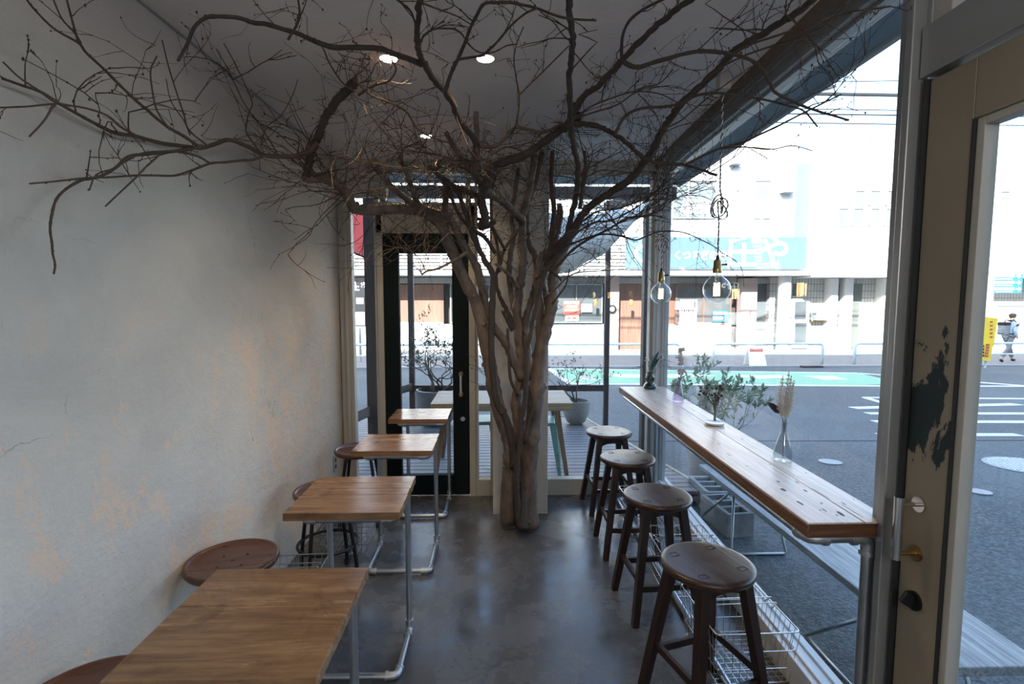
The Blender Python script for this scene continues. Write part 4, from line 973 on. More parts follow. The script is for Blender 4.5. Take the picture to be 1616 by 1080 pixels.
# cream sail
t = empty('shade_sail', (0, 0, 0)); tag(t, 'pale canvas shade sagging under the terrace beam, right of the tree', 'shade sail')
P0 = [atY(1026, 318, 5.0), atY(985, 366, 5.0), atY(945, 404, 5.0), atY(905, 425, 5.0), atY(866, 432, 5.0), atY(800, 428, 5.0)]
c0 = catmull([tuple(p) for p in P0], 5); vs = []; fs = []; n = len(c0)
for j in range(7):
    for i, p in enumerate(c0): u = i/(n-1); vs.append((p[0], p[1]+j*.09, p[2]+(2.45-p[2])*(1-(1-j/6)**2)*.9-.02*math.sin(i*.9)))
for j in range(6):
    for i in range(n-1): fs.append((j*n+i, j*n+i+1, (j+1)*n+i+1, (j+1)*n+i))
o = MB().add(vs, fs).build('canvas', 'canvas_cream', t, smooth='all'); o.modifiers.new('thickness', 'SOLIDIFY').thickness = .006
MB().tube(c0, .008, 6).build('hem', 'canvas_cream', t, smooth='all')
# outdoor table
t = empty('terrace_table', (.03, 4.43, -.02)); tag(t, 'pale wooden terrace table with splayed legs seen through the glass', 'table')
MB().box(-.57, .58, -.30, .30, .615, .68).build('tabletop', 'outdoor_table_wood', t, bevel=.004)
for sx in (-1, 1):
    for sy in (-1, 1): MB().bar((sx*.46, sy*.20, .62), (sx*.56, sy*.30+.18, .0), .045, .03, (0, 1, 0), .035, .028).build('leg', 'outdoor_leg_wood', t, bevel=.003)
    MB().bar((sx*.49, -.1, .45), (sx*.49, .32, .45), .02, .03).build('brace', 'outdoor_leg_wood', t)
def metal_stool(x, y, rz, label):
    t = empty('metal_stool', (x, y, -.02), rz); tag(t, label, 'stool', 'mint metal stools on the terrace'); H = .46
    MB().box(-.15, .15, -.15, .15, H-.03, H).build('seat', 'mint_metal', t, bevel=.012, seg=3)
    for sx in (-1, 1):
        for sy in (-1, 1): MB().bar((sx*.13, sy*.13, H-.02), (sx*.19, sy*.19, 0), .06, .05, (0, 1, 0), .028, .028).build('leg', 'mint_metal', t, bevel=.006)
    for sx in (-1, 1): MB().bar((sx*.145, -.145, .3), (sx*.145, .145, .3), .01, .03).build('brace', 'mint_metal', t)
metal_stool(-.18, 4.56, .1, 'mint green metal stool left of the pillar under the terrace table'); metal_stool(.36, 4.52, -.1, 'mint green metal stool right of the pillar under the terrace table')

def twig_tree(mb, base, d0, L, r, depth, rng, tips, spread=.6, gnarl=.25, up=.15, nseg=5, kids=3, lf=.62):
    p = Vector(base); d = Vector(d0).normalized(); P = [p.copy()]; R = [r]
    for i in range(nseg):
        d = (d+Vector((rng.gauss(0, gnarl), rng.gauss(0, gnarl), rng.gauss(0, gnarl*.7)+up*.4))).normalized(); p = p+d*L/nseg; P.append(p.copy()); R.append(r*(1-.6*(i+1)/nseg))
    mb.tube(P, R, 5 if r > .004 else 3)
    if depth <= 0: tips.append((P, d)); return
    for k in range(kids):
        i = rng.randint(max(1, nseg//2), nseg); dd = (d+Vector((rng.gauss(0, spread), rng.gauss(0, spread), rng.gauss(0, spread*.6)+up))).normalized()
        twig_tree(mb, P[i], dd, L*lf*rng.uniform(.7, 1.15), R[i]*.7, depth-1, rng, tips, spread, gnarl, up, nseg, kids, lf)
def leaves(tips, mat, name, par, rng, per, L, w, curl=.15, jitter=.7):
    mb = MB()
    for P, d in tips:
        for k in range(per):
            p = P[rng.randint(0, len(P)-2)].lerp(P[-1], rng.random()); dd = (d+Vector((rng.gauss(0, jitter), rng.gauss(0, jitter), rng.gauss(0, jitter)))).normalized()
            mb.leaf(p, dd, (rng.gauss(0, 1), rng.gauss(0, 1), 1), L*rng.uniform(.6, 1.2), w*rng.uniform(.7, 1.2), curl)
    o = mb.build(name, mat, par); o['kind'] = 'stuff'; return o
# planters
rg = random.Random(4)
t = empty('potted_shrub', (-.74, 6.25, -.02)); tag(t, 'gnarled bare shrub in a dark woven planter behind the terrace door', 'potted plant')
MB().lathe([(.15, 0), (.235, .10), (.25, .35), (.245, .43), (.225, .43), (.22, .38)], n=36, capt=False).build('pot', 'woven_pot', t, smooth=True)
MB().lathe([(.001, .385), (.225, .385)], n=24, capb=False, capt=False).build('soil', 'soil', t)
mb = MB(); tips = []
for k in range(5): twig_tree(mb, (rg.uniform(-.05, .05), rg.uniform(-.05, .05), .38), (rg.gauss(.1, .7), rg.gauss(0, .3), .7), .46, .018, 4, rg, tips, .6, .38, .28, 6, 3, .68)
mb.build('branch', 'plant_bark', t); leaves(tips, 'dark_olive_leaf', 'foliage', t, rg, 5, .026, .014)
t = empty('potted_maple', (.955, 6.22, -.02)); tag(t, 'small wispy red-leaved tree in a round stone bowl on the terrace', 'potted plant')
MB().lathe([(.07, 0), (.11, .03), (.155, .13), (.165, .24), (.165, .29), (.145, .29), (.14, .25)], n=36, capt=False).build('pot', 'stone_pot', t, smooth=True)
MB().lathe([(.001, .265), (.145, .265)], n=24, capb=False, capt=False).build('soil', 'soil', t)
mb = MB(); tips = []
for k in range(3): twig_tree(mb, (rg.uniform(-.02, .02), 0, .26), (rg.gauss(0, .35), rg.gauss(0, .3), 1), .36, .011, 4, rg, tips, .75, .22, .12, 5, 3, .66)
mb.build('branch', 'plant_bark', t); leaves(tips, 'maple_leaf', 'foliage', t, rg, 2, .022, .015)
t = empty('olive_bush', (1.92, 4.55, -.175)); tag(t, 'leafy grey-green olive bush standing outside the shop window', 'potted plant')
MB().lathe([(.12, 0), (.17, .05), (.19, .25), (.19, .30), (.165, .30), (.16, .27)], n=32, capt=False).build('pot', 'stone_pot', t, smooth=True)
MB().lathe([(.001, .28), (.165, .28)], n=24, capb=False, capt=False).build('soil', 'soil', t)
mb = MB(); tips = []
for k in range(8): twig_tree(mb, (rg.uniform(-.08, .08), rg.uniform(-.08, .08), .27), (rg.gauss(0, .5), rg.gauss(0, .4), 1), .46, .008, 2, rg, tips, .55, .12, .2, 5, 5, .6)
mb.build('branch', 'plant_bark', t); leaves(tips, 'olive_leaf', 'foliage', t, rg, 8, .06, .022, .1, .6)
# cinder blocks
for k, (x, y, rz, lb) in enumerate(((1.66, 3.62, .1, 'hollow concrete block outside at the foot of the window, nearer one'), (1.70, 4.02, .0, 'hollow concrete block outside behind the nearer one'))):
    t = MB(); t.box(-.10, .10, -.19, -.16, 0, .17); t.box(-.10, .10, .16, .19, 0, .17); t.box(-.10, -.07, -.16, .16, 0, .17); t.box(.07, .10, -.16, .16, 0, .17); t.box(-.07, .07, -.07, -.04, 0, .17); t.box(-.07, .07, .04, .07, 0, .17)
    o = t.build('concrete_block', 'concrete_block_grey', loc=(x, y, -.15), rz=rz, bevel=.004); tag(o, lb, 'block', 'concrete blocks outside the window')
# bench outside
t = empty('street_bench', (0, 0, -.15)); tag(t, 'weathered grey plank bench on thin metal legs outside the window', 'bench')
q = lambda z: [(1.54, 1.60, z), (1.85, 1.60, z), (1.855, 3.75, z), (1.50, 3.75, z)]
MB().hexa([(a, b, z) for a, b, z in q(.385)], q(.42)).build('seat_board', 'bench_wood', t, bevel=.004)
for y in (1.95, 3.3):
    MB().tube(pipe_path([(1.56, y, .38), (1.50, y-.12, .01), (1.86, y-.12, .01), (1.82, y, .38)], .02), .009, 8).build('leg', 'galvanised_pipe', t, smooth='all')
    MB().tube([(1.56, y+.02, .38), (1.50, y+.42, .01)], .008, 8).build('brace', 'galvanised_pipe', t, smooth='all')
    MB().tube([(1.50, y-.12, .01), (1.50, y+.42, .01)], .008, 8).build('runner', 'galvanised_pipe', t, smooth='all')

# ------------------------------------------------------------------ person walking
def person(loc, sc, rz, label):
    t = empty('person', loc, rz); t.scale = (sc,)*3; tag(t, label, 'person')
    def skin(pts, edges, rad, name, mat, par=t, sub=2):
        me = bpy.data.meshes.new(name); me.from_pydata([Vector(p) for p in pts], edges, []); o = bpy.data.objects.new(name, me); COL.objects.link(o); o.parent = par
        me.materials.append(MATS[mat]); s = o.modifiers.new('skin', 'SKIN')
        for i, r in enumerate(rad): me.skin_vertices[0].data[i].radius = r if isinstance(r, tuple) else (r, r)
        me.skin_vertices[0].data[0].use_root = True; s.use_smooth_shade = True; o.modifiers.new('sub', 'SUBSURF').levels = sub; o.modifiers['sub'].render_levels = sub; return o
    # walks towards +X; z up; body one continuous surface
    body = [(0, 0, .95), (.02, 0, 1.15), (.05, 0, 1.40), (.075, 0, 1.50), (.10, 0, 1.60), (.11, 0, 1.70),
            (.02, .09, .92), (.20, .10, .50), (.34, .10, .09), (.46, .10, .04),
            (-.02, -.09, .92), (-.10, -.10, .48), (-.40, -.10, .14), (-.33, -.10, .03),
            (.04, .17, 1.40), (.10, .22, 1.14), (.27, .20, 1.0), (.33, .19, .97),
            (.04, -.17, 1.40), (-.04, -.22, 1.13), (.08, -.22, .93), (.11, -.22, .86)]
    ed = [(0, 1), (1, 2), (2, 3), (3, 4), (4, 5), (0, 6), (6, 7), (7, 8), (8, 9), (0, 10), (10, 11), (11, 12), (12, 13), (2, 14), (14, 15), (15, 16), (16, 17), (2, 18), (18, 19), (19, 20), (20, 21)]
    rad = [.13, .13, .12, .055, .085, .08, .085, .06, .04, .035, .085, .06, .04, .035, .06, .045, .034, .03, .06, .045, .034, .03]
    skin(body, ed, rad, 'body', 'skin')
    skin([(0, 0, .84), (.01, 0, 1.0), (.03, 0, 1.2), (.05, 0, 1.43), (.06, 0, 1.50), (.04, .18, 1.41), (.10, .23, 1.14), (.27, .205, 1.0), (.04, -.18, 1.41), (-.04, -.23, 1.13), (.08, -.225, .94)],
         [(0, 1), (1, 2), (2, 3), (3, 4), (3, 5), (5, 6), (6, 7), (3, 8), (8, 9), (9, 10)], [(.18, .19), (.17, .18), (.16, .17), .13, .075, .08, .065, .05, .08, .065, .05], 'jacket', 'jacket_blue')
    skin([(0, 0, .93), (.02, .09, .88), (.20, .10, .50), (.33, .10, .14), (-.02, -.09, .88), (-.10, -.10, .48), (-.37, -.10, .19)], [(0, 1), (1, 2), (2, 3), (0, 4), (4, 5), (5, 6)], [.13, .105, .08, .065, .105, .08, .065], 'trousers', 'trouser_grey')
    for i, (a, b, c_) in enumerate((((.31, .10, .07), (.40, .10, .045), (.49, .10, .05)), ((-.42, -.10, .12), (-.36, -.10, .05), (-.30, -.10, .02)))):
        skin([a, b, c_], [(0, 1), (1, 2)], [.055, .05, .038], 'shoe', 'black_cloth')
    MB().ball((.095, 0, 1.70), .108, 14, (1.02, .92, .95)).build('hair', 'hair_dark', t, smooth='all')
    MB().ball((.118, 0, 1.655), .095, 14, (1, .86, 1.12)).build('face', 'skin', t, smooth='all')
    MB().ball((.10, 0, 1.73), .115, 14, (1.05, .95, .62)).build('cap', 'black_cloth', t, smooth='all')
    skin([(.03, 0, 1.47), (.08, 0, 1.53)], [(0, 1)], [.10, .095], 'scarf', 'black_cloth')
    bp = empty('backpack', (loc[0], loc[1], loc[2]), rz); bp.scale = (sc,)*3; tag(bp, 'grey backpack with a black flap worn by the walking person', 'backpack')
    MB().box(-.36, -.13, -.15, .15, 1.0, 1.42).build('bag', 'backpack_grey', bp, bevel=.05, seg=4)
    MB().box(-.37, -.12, -.155, .155, 1.34, 1.47).build('flap', 'black_cloth', bp, bevel=.04, seg=4)
    MB().box(-.40, -.34, -.11, .11, 1.05, 1.25).build('pocket', 'backpack_grey', bp, bevel=.03, seg=3)
    for s in (-1, 1): MB().tube(catmull([(-.14, s*.10, 1.42), (.0, s*.11, 1.56), (.16, s*.115, 1.42), (.17, s*.12, 1.22), (-.02, s*.17, 1.06), (-.14, s*.13, 1.05)], 5), .018, 6).build('strap', 'black_cloth', bp, smooth='all')
px_, _ = fxz(1596, 480, 18.3); person((px_, 18.3, -.78), .98, .12, 'person in a pale blue jacket and dark cap walking right with a backpack')

# ------------------------------------------------------------------ vases on the counter
def vase(x, y, prof, mat, label, cat='vase', n=32):
    t = empty('vase', (x, y, HC+.0006)); tag(t, label, cat)
    inner = [(max(r-.0025, .0008), z+.002) for r, z in prof]
    MB().lathe(prof, n=n, capt=False).lathe(inner[1:], n=n, capt=False).build('glass_body', mat, t, smooth='all'); return t
rg = random.Random(9)
def stems(t, mat, pts_list, r=.0012, name='stem'):
    for P in pts_list: MB().tube(catmull(P, 5), r, 5).build(name, mat, t, smooth='all')
def bunch(name, loc, label, cat): t = empty(name, loc); tag(t, label, cat); return t
# 1 dark squat vase
vase(1.105, 3.70, [(.035, 0), (.045, .004), (.047, .02), (.040, .034), (.024, .044), (.030, .062), (.034, .082), (.028, .10), (.019, .108), (.022, .118)], 'green_glass', 'dark green squat glass vase at the far end of the counter')
t = bunch('dried_flowers', (1.105, 3.70, HC+.01), 'drooping dark grasses and small blossoms in the far green vase', 'flowers')
mb = MB(); mf = MB()
for k in range(14):
    a = rg.uniform(0, 2*PI); s = rg.uniform(.04, .13); tip = (s*math.cos(a), s*math.sin(a)*.6, rg.uniform(.15, .24)); P = catmull([(0, 0, .01), (.2*tip[0], .2*tip[1], .10), (.7*tip[0], .7*tip[1], tip[2]), (tip[0]*1.2, tip[1]*1.2, tip[2]-.02)], 4); mb.tube(P, .001, 4)
    for p in P[8:]: mb.leaf(p, (rg.gauss(0, 1), rg.gauss(0, 1), rg.gauss(0, .6)), (0, 0, 1), .02, .004)
    if k % 2: 
        for _ in range(5): mf.ball((P[-3][0]+rg.gauss(0, .008), P[-3][1]+rg.gauss(0, .008), P[-3][2]+rg.gauss(0, .008)), .005, 6)
mb.build('stem', 'dried_leaf_stem', t)['kind'] = 'stuff'; mf.build('blossom', 'white_petal', t)['kind'] = 'stuff'
MB().leaf((0, 0, .12), (.35, 0, .9), (0, 1, .2), .16, .03).leaf((0, 0, .12), (.5, .1, .7), (0, 1, .2), .13, .022).build('teal_leaf', 'teal_leaf', t)
# 2 purple triangular vase
vase(1.145, 3.22, [(.030, 0), (.038, .004), (.040, .02), (.030, .06), (.018, .11), (.012, .135), (.013, .150)], 'purple_glass', 'slim purple-tinted tapering glass vase, second from the far end', n=6)
t = bunch('dried_flowers', (1.145, 3.22, HC+.01), 'white papery petals in the slim purple vase', 'flowers')
mb = MB(); mf = MB()
for k in range(4):
    x = rg.uniform(-.02, .02); z = .18+.045*k; mb.tube([(0, 0, .01), (x*.5, 0, .14), (x, 0, z)], .001, 4)
    for j in range(9): mf.leaf((x, 0, z), (rg.gauss(0, 1), rg.gauss(0, 1), rg.gauss(.3, .6)), (rg.gauss(0, 1), rg.gauss(0, 1), 1), .032, .026, .3)
mb.build('stem', 'thin_stem', t); mf.build('petal', 'white_petal', t)['kind'] = 'stuff'
# 3 trumpet vase with white dish foot
vase(1.125, 2.62, [(.012, .014), (.008, .03), (.010, .07), (.020, .11), (.027, .125)], 'vase_glass', 'clear trumpet vase on a white dish in the middle of the counter')
d_ = MB().lathe([(.02, 0), (.045, .004), (.052, .012), (.050, .015), (.03, .008), (.001, .009)], n=36, capt=False).build('dish', 'white_ceramic', loc=(1.125, 2.62, HC), smooth=True); tag(d_, 'small white glass dish under the trumpet vase', 'dish')
t = bunch('dried_flowers', (1.125, 2.62, HC+.02), 'bunch of brown dried button flowers in the trumpet vase', 'flowers')
mb = MB(); mf = MB(); ml = MB()
for k in range(22):
    lean = -1 if k % 3 == 0 else .2; x = rg.uniform(-.03, .04)+(-.07 if lean < 0 else 0)*rg.uniform(.5, 1.3); y = rg.uniform(-.03, .03); z = rg.uniform(.13, .20)
    P = catmull([(rg.uniform(-.004, .004), 0, .0), (x*.15, y*.2, .08), (x, y, z)], 5); mb.tube(P, .001, 4); mf.ball(P[-1], .0075, 8, (1, 1, .8))
    for j in range(6): mf.leaf(P[-1], (rg.gauss(0, 1), rg.gauss(0, 1), -.3), (0, 0, 1), .012, .003)
    for p in P[5:]: ml.leaf(p, (rg.gauss(0, 1), rg.gauss(0, 1), .6), (0, 0, 1), .022, .005)
mb.build('stem', 'dried_leaf_stem', t)['kind'] = 'stuff'; mf.build('flower_head', 'dried_flower', t)['kind'] = 'stuff'; ml.build('leaf', 'dried_leaf_stem', t)['kind'] = 'stuff'
# 4 bottle vase
vase(1.150, 2.02, [(.026, 0), (.034, .003), (.0375, .014), (.036, .035), (.026, .075), (.014, .115), (.0105, .135), (.0115, .150), (.0135, .156)], 'vase_glass', 'clear pear-shaped glass bottle vase nearest the camera')
t = bunch('dried_flowers', (1.150, 2.02, HC+.006), 'three feathery cream plumes in the bottle vase', 'plumes')
for k, (dx_, dz) in enumerate(((-.02, .335), (.004, .355), (.026, .315), (.014, .335))):
    P = catmull([(0, 0, .0), (dx_*.2, 0, .14), (dx_*.9-.004, 0, .22), (dx_+.006, 0, dz)], 8); MB().tube(P, .0009, 5).build('stem', 'thin_stem', t); mf = MB()
    for i, p in enumerate(P[11:]):
        u = i/13; Lh = .024*math.sin(PI*min(1, .25+u*.75))+.004
        for j in range(60): a = rg.uniform(0, 2*PI); d = Vector((math.cos(a), math.sin(a), rg.uniform(.5, 1.6))).normalized(); q = Vector(p)+Vector((0, 0, rg.uniform(-.004, .004))); mf.tube([q, q+d*Lh*rg.uniform(.6, 1)], .0004, 3, cap=False)
    mf.build('plume', 'plume', t)['kind'] = 'stuff'
t = bunch('dark_leaf_sprig', (1.150, 2.02, HC+.006), 'sprig with two dark burgundy leaves in the bottle vase', 'leaves')
stems(t, 'burgundy_leaf', [[(0, .002, .01), (-.002, 0, .13), (-.012, 0, .18), (-.018, 0, .205)]], .0016)
MB().leaf((-.014, 0, .185), (-.75, 0, .62), (0, -1, .2), .075, .03, .12).build('leaf', 'burgundy_leaf', t); MB().leaf((-.014, 0, .19), (-.05, .1, .9), (0, -1, .2), .045, .026, .2).build('leaf', 'burgundy_leaf', t)
#PART3
# ------------------------------------------------------------------ the indoor tree
tree = empty('indoor_tree', (.16, 3.30, 0)); tag(tree, 'bare many-stemmed tree set against the pillar, its branches spreading under the ceiling', 'tree')
TO = Vector((.16, 3.30, 0))
def room_t(r):
    """furthest allowed distance along a ray so that a branch stays inside the room"""
    t = 3.78/r.y
    if r.z > 0: t = min(t, .955/r.z)
    if r.x < 0: t = min(t, 1.185/-r.x)
    if r.x > 0: t = min(t, (1.135-.045)/max(1e-6, r.x-.03*r.y))
    return t
def tp(px, py, Y):
    r = ray(px, py); t = min(Y/r.y, room_t(r)*.985); return Vector((r.x*t, r.y*t, EYE+r.z*t))
def traced(pts, Y0, Y1, pillar=True):
    """a limb followed through the room, start and end distance given; smoothed"""
    L = [0]
    for a, b in zip(pts, pts[1:]): L.append(L[-1]+math.dist(a, b))
    P = []
    for (px, py), l in zip(pts, L):
        Y = Y0+(Y1-Y0)*(l/L[-1]); p = tp(px, py, Y); P.append(p)
    Q = [P[0]]+[(P[i-1]*.15+P[i]*.7+P[i+1]*.15) if i % 1 == 0 and False else P[i] for i in range(1, len(P)-1)]+[P[-1]]
    return [Vector(p) for p in catmull([tuple(q) for q in Q], 5)]
rt = random.Random(21)
ALL = []      # (points, radii) of every limb, to carry twigs
def limb(pts, Y0, Y1, r0, r1, mat='bark', name='branch', n=10, stub=False, knob=True, tw=1.):
    if name == 'trunk_stem': r0, r1 = r0*.9, r1*.88
    P = traced(pts, Y0, Y1); k = len(P); R = []
    for i, p in enumerate(P):
        u = i/(k-1); r = r0+(r1-r0)*u**.8
        R.append(r*(1+rt.gauss(0, .05)+(.12 if knob and rt.random() < .06 else 0)))
    if r0 > .012:
        for i in range(1, k-1): P[i] = P[i]+Vector((rt.gauss(0, .0022), rt.gauss(0, .0022), rt.gauss(0, .001)))
    mb = MB(); mb.tube([p-TO for p in P], R, n)
    for _ in range(int(k/5) if r0 > .004 else 0):   # buds and knobs
        i = rt.randint(1, k-1); mb.ball(P[i]-TO+Vector((rt.gauss(0, 1), rt.gauss(0, 1), rt.gauss(0, 1))).normalized()*R[i]*.75, max(.003, R[i]*.5), 6)
    mb.build(name, mat, tree, smooth='all'); ALL.append((P, R, tw)); return P
# trunk stems, foot to fork
limb([(803, 824), (803, 770), (806, 720), (803, 690), (790, 655), (779, 610), (773, 575), (766, 539), (757, 494), (741, 458), (722, 417), (708, 383), (697, 347)], 3.30, 3.05, .062, .034, 'bark', 'trunk_stem', 14, tw=.3)
limb([(836, 830), (833, 790), (834, 750), (838, 700), (844, 642), (849, 594), (855, 545), (864, 511), (871, 480), (873, 455), (876, 425), (893, 388), (915, 350)], 3.27, 3.10, .074, .026, 'bark', 'trunk_stem', 16, tw=.3)
limb([(824, 832), (820, 790), (818, 740), (820, 700), (818, 660), (814, 628), (821, 600), (823, 569), (820, 545), (818, 515), (816, 487), (820, 455), (824, 432), (826, 404), (825, 369), (825, 342), (831, 318), (838, 290), (843, 245)], 3.26, 3.28, .05, .022, 'bark', 'trunk_stem', 14, tw=.3)
limb([(819, 834), (816, 790), (814, 745), (820, 705), (823, 664), (829, 620), (831, 563), (838, 519), (842, 498), (851, 464), (861, 429), (873, 410), (884, 398)], 3.17, 3.05, .022, .011, 'dark_bark', 'trunk_stem', 10, tw=.3)
limb([(824, 834), (826, 800), (826, 760)], 3.16, 3.22, .035, .028, 'dark_bark', 'trunk_stem', 12, tw=0)
limb([(812, 740), (806, 690), (796, 655), (784, 635), (778, 594), (775, 531), (777, 480), (778, 435), (767, 415), (753, 387), (744, 364), (733, 330), (720, 300), (705, 290)], 3.20, 3.0, .028, .013, 'dark_bark', 'trunk_stem', 10, tw=.4)
limb([(824, 600), (812, 575), (800, 545), (785, 525), (775, 512), (770, 500), (765, 470), (757, 440), (749, 414), (735, 394), (722, 367), (708, 342), (685, 336)], 3.24, 3.05, .03, .026, 'bark', 'trunk_stem', 12, tw=.3)
limb([(817, 500), (808, 470), (804, 435), (806, 404), (811, 373), (808, 347), (813, 302), (818, 265)], 3.30, 3.36, .028, .016, 'bark', 'trunk_stem', 12, tw=.3)
limb([(812, 520), (800, 491), (788, 467), (782, 440), (790, 415), (797, 392), (812, 372), (818, 362)], 3.28, 3.2, .018, .009, 'mid_bark', 'trunk_stem', 10, tw=.3)
limb([(836, 600), (831, 540), (829, 513), (836, 488), (844, 458), (848, 424), (843, 400), (835, 384), (832, 358), (835, 320), (846, 290), (855, 240)], 3.26, 3.34, .034, .018, 'bark', 'trunk_stem', 12, tw=.4)
limb([(852, 560), (852, 500), (850, 469), (848, 440), (851, 418), (858, 402), (878, 391), (895, 378)], 3.20, 3.12, .032, .024, 'bark', 'trunk_stem', 12, tw=.4)
limb([(867, 500), (862, 470), (856, 440), (862, 410), (871, 382), (878, 360), (882, 322)], 3.22, 3.30, .026, .014, 'bark', 'trunk_stem', 12, tw=.2)
limb([(818, 625), (806, 600), (803, 560), (801, 520)], 3.20, 3.18, .013, .009, 'dark_bark', 'trunk_stem', 8, tw=0)
limb([(828, 700), (836, 660), (842, 640), (836, 610)], 3.14, 3.14, .012, .009, 'dark_bark', 'trunk_stem', 8, tw=0)
limb([(817, 455), (808, 440), (797, 428), (782, 417)], 3.18, 3.08, .014, .009, 'bark', 'branch', 8, tw=0)
limb([(793, 491), (800, 505), (808, 522)], 3.10, 3.16, .009, .010, 'dark_bark', 'branch', 8, tw=0)
limb([(860, 460), (855, 430), (868, 425), (886, 443)], 3.10, 3.05, .010, .007, 'mid_bark', 'branch', 8, tw=0)
# left limbs
B = 'mid_bark'
limb([(697, 347), (680, 336), (655, 332), (622, 329), (586, 331), (560, 329), (549, 311), (535, 292), (515, 281), (495, 282), (477, 281)], 3.05, 2.62, .034, .022, 'bark', tw=1.6)
limb([(481, 281), (486, 264), (491, 243), (497, 226), (502, 217), (509, 198), (515, 183), (532, 158), (550, 140), (563, 126)], 2.62, 2.30, .017, .019, 'dark_bark', tw=.6)
limb([(500, 226), (485, 240), (464, 247), (440, 247), (417, 245), (392, 232), (362, 221), (338, 228), (315, 234), (285, 230), (255, 226), (213, 215), (179, 209), (150, 195), (128, 183), (96, 165), (64, 145), (35, 135), (4, 124)], 2.50, 1.42, .012, .003, B, tw=.25)
limb([(315, 232), (290, 215), (264, 200), (230, 172), (196, 141), (165, 110), (136, 83), (124, 68), (85, 45), (51, 11), (40, -5)], 1.85, 1.15, .006, .002, B, n=7, tw=.2)
limb([(124, 68), (116, 40), (111, 21), (104, -6)], 1.25, 1.10, .0028, .002, B, n=6, tw=.2)
limb([(128, 68), (118, 52), (98, 30), (82, -6)], 1.25, 1.10, .0024, .0016, B, n=6, tw=.2)
limb([(320, 230), (307, 234), (273, 239), (238, 243), (204, 247), (186, 262), (170, 273), (150, 281), (128, 285), (105, 298), (89, 315), (82, 338), (79, 362), (82, 385), (83, 400), (87, 418), (85, 432)], 1.85, 1.25, .006, .0022, B, n=7, tw=.15)
limb([(420, 245), (400, 252), (383, 253), (355, 256), (332, 258), (305, 268), (277, 277), (245, 277), (213, 277), (170, 280), (136, 281), (90, 286), (47, 290)], 2.2, 1.32, .006, .0022, B, n=7, tw=.2)
limb([(330, 257), (315, 248), (298, 243), (275, 239), (255, 239), (238, 240), (221, 243), (200, 254), (179, 266), (152, 276), (141, 300)], 1.9, 1.40, .0042, .002, B, n=7, tw=.3)
limb([(255, 241), (240, 255), (230, 264), (215, 280), (200, 294), (185, 308), (166, 326)], 1.6, 1.45, .003, .002, B, n=6, tw=.3)
limb([(213, 213), (190, 200), (170, 183), (140, 172), (106, 166), (85, 164), (45, 168), (0, 170)], 1.5, 1.22, .0035, .002, B, n=6, tw=.2)
limb([(110, 167), (85, 160), (60, 142), (30, 122), (5, 98)], 1.3, 1.15, .003, .0018, B, n=6, tw=.3)
limb([(85, 164), (70, 190), (46, 216)], 1.25, 1.22, .0025, .0018, B, n=6, tw=.2)
limb([(325, 228), (298, 205), (290, 180), (277, 141), (266, 105), (256, 64)], 1.85, 1.5, .0034, .0018, B, n=6, tw=.3)
limb([(300, 213), (290, 190), (270, 160), (262, 125)], 1.8, 1.6, .0025, .0015, B, n=6, tw=.2)
limb([(409, 238), (392, 215), (388, 204), (392, 180), (398, 162), (385, 130), (368, 95), (353, 68)], 2.2, 1.9, .0038, .0018, B, n=6, tw=.3)
limb([(417, 245), (413, 225), (422, 200), (445, 180), (462, 150), (470, 125)], 2.3, 2.2, .003, .0016, B, n=6, tw=.3)
limb([(268, 205), (248, 175), (240, 140), (238, 110), (248, 88)], 1.6, 1.6, .003, .002, B, n=6, tw=.2)
# sweeping upper limb over the middle
limb([(825, 350), (812, 335), (800, 324), (785, 312), (770, 302), (758, 288), (749, 273), (750, 250), (753, 230)], 3.25, 2.70, .026, .020, 'bark', tw=.6)
limb([(753, 230), (745, 215), (732, 200), (718, 175), (707, 149), (690, 132), (677, 115), (668, 100), (662, 85), (659, 68), (658, 55), (660, 25), (662, -6)], 2.60, 1.65, .016, .009, 'dark_bark', tw=.35)
limb([(666, 102), (645, 93), (621, 85), (600, 77), (565, 75), (528, 75), (510, 70), (494, 64), (470, 53), (443, 45), (420, 38), (400, 36), (375, 28), (341, 26), (325, 28), (311, 38), (303, 50), (298, 64), (290, 80), (281, 96)], 2.05, 1.55, .011, .004, 'dark_bark', tw=.35)
limb([(703, 147), (707, 130), (715, 108), (722, 95), (728, 81), (735, 65), (741, 47), (752, 25), (764, 6), (785, 4), (805, 4), (826, 8), (847, 13), (870, 22), (890, 28), (915, 31), (940, 32)], 2.1, 1.55, .0085, .003, 'dark_bark', tw=.4)
limb([(716, 100), (724, 94), (740, 91), (762, 87), (773, 78), (783, 68), (795, 54), (809, 38), (828, 22), (847, 13)], 1.95, 1.65, .005, .003, 'dark_bark', n=7, tw=.4)
limb([(661, 74), (668, 58), (680, 48), (692, 45), (702, 45), (716, 46), (728, 53), (740, 70), (753, 81), (768, 84), (783, 81), (800, 72), (817, 70)], 1.9, 1.85, .0042, .002, 'dark_bark', n=7, tw=.4)
limb([(655, 36), (648, 18), (630, 2), (615, -8)], 1.75, 1.6, .004, .003, 'dark_bark', n=6, tw=.3)
limb([(664, 4), (690, 14), (720, 25), (742, 38)], 1.6, 1.7, .003, .002, 'dark_bark', n=6, tw=.4)
limb([(753, 230), (768, 232), (783, 230), (800, 216), (813, 202), (830, 204), (856, 209), (880, 200), (905, 190)], 2.65, 2.55, .009, .008, B, n=8, tw=.5)
limb([(813, 202), (818, 175), (819, 149), (814, 120), (811, 94), (815, 70), (826, 43)], 2.5, 2.2, .0045, .002, B, n=7, tw=.4)
limb([(819, 150), (835, 134), (851, 119), (875, 95), (898, 72)], 2.35, 2.0, .004, .0025, B, n=7, tw=.3)
limb([(751, 177), (752, 200), (753, 232)], 2.72, 2.68, .013, .014, 'bark', tw=0)
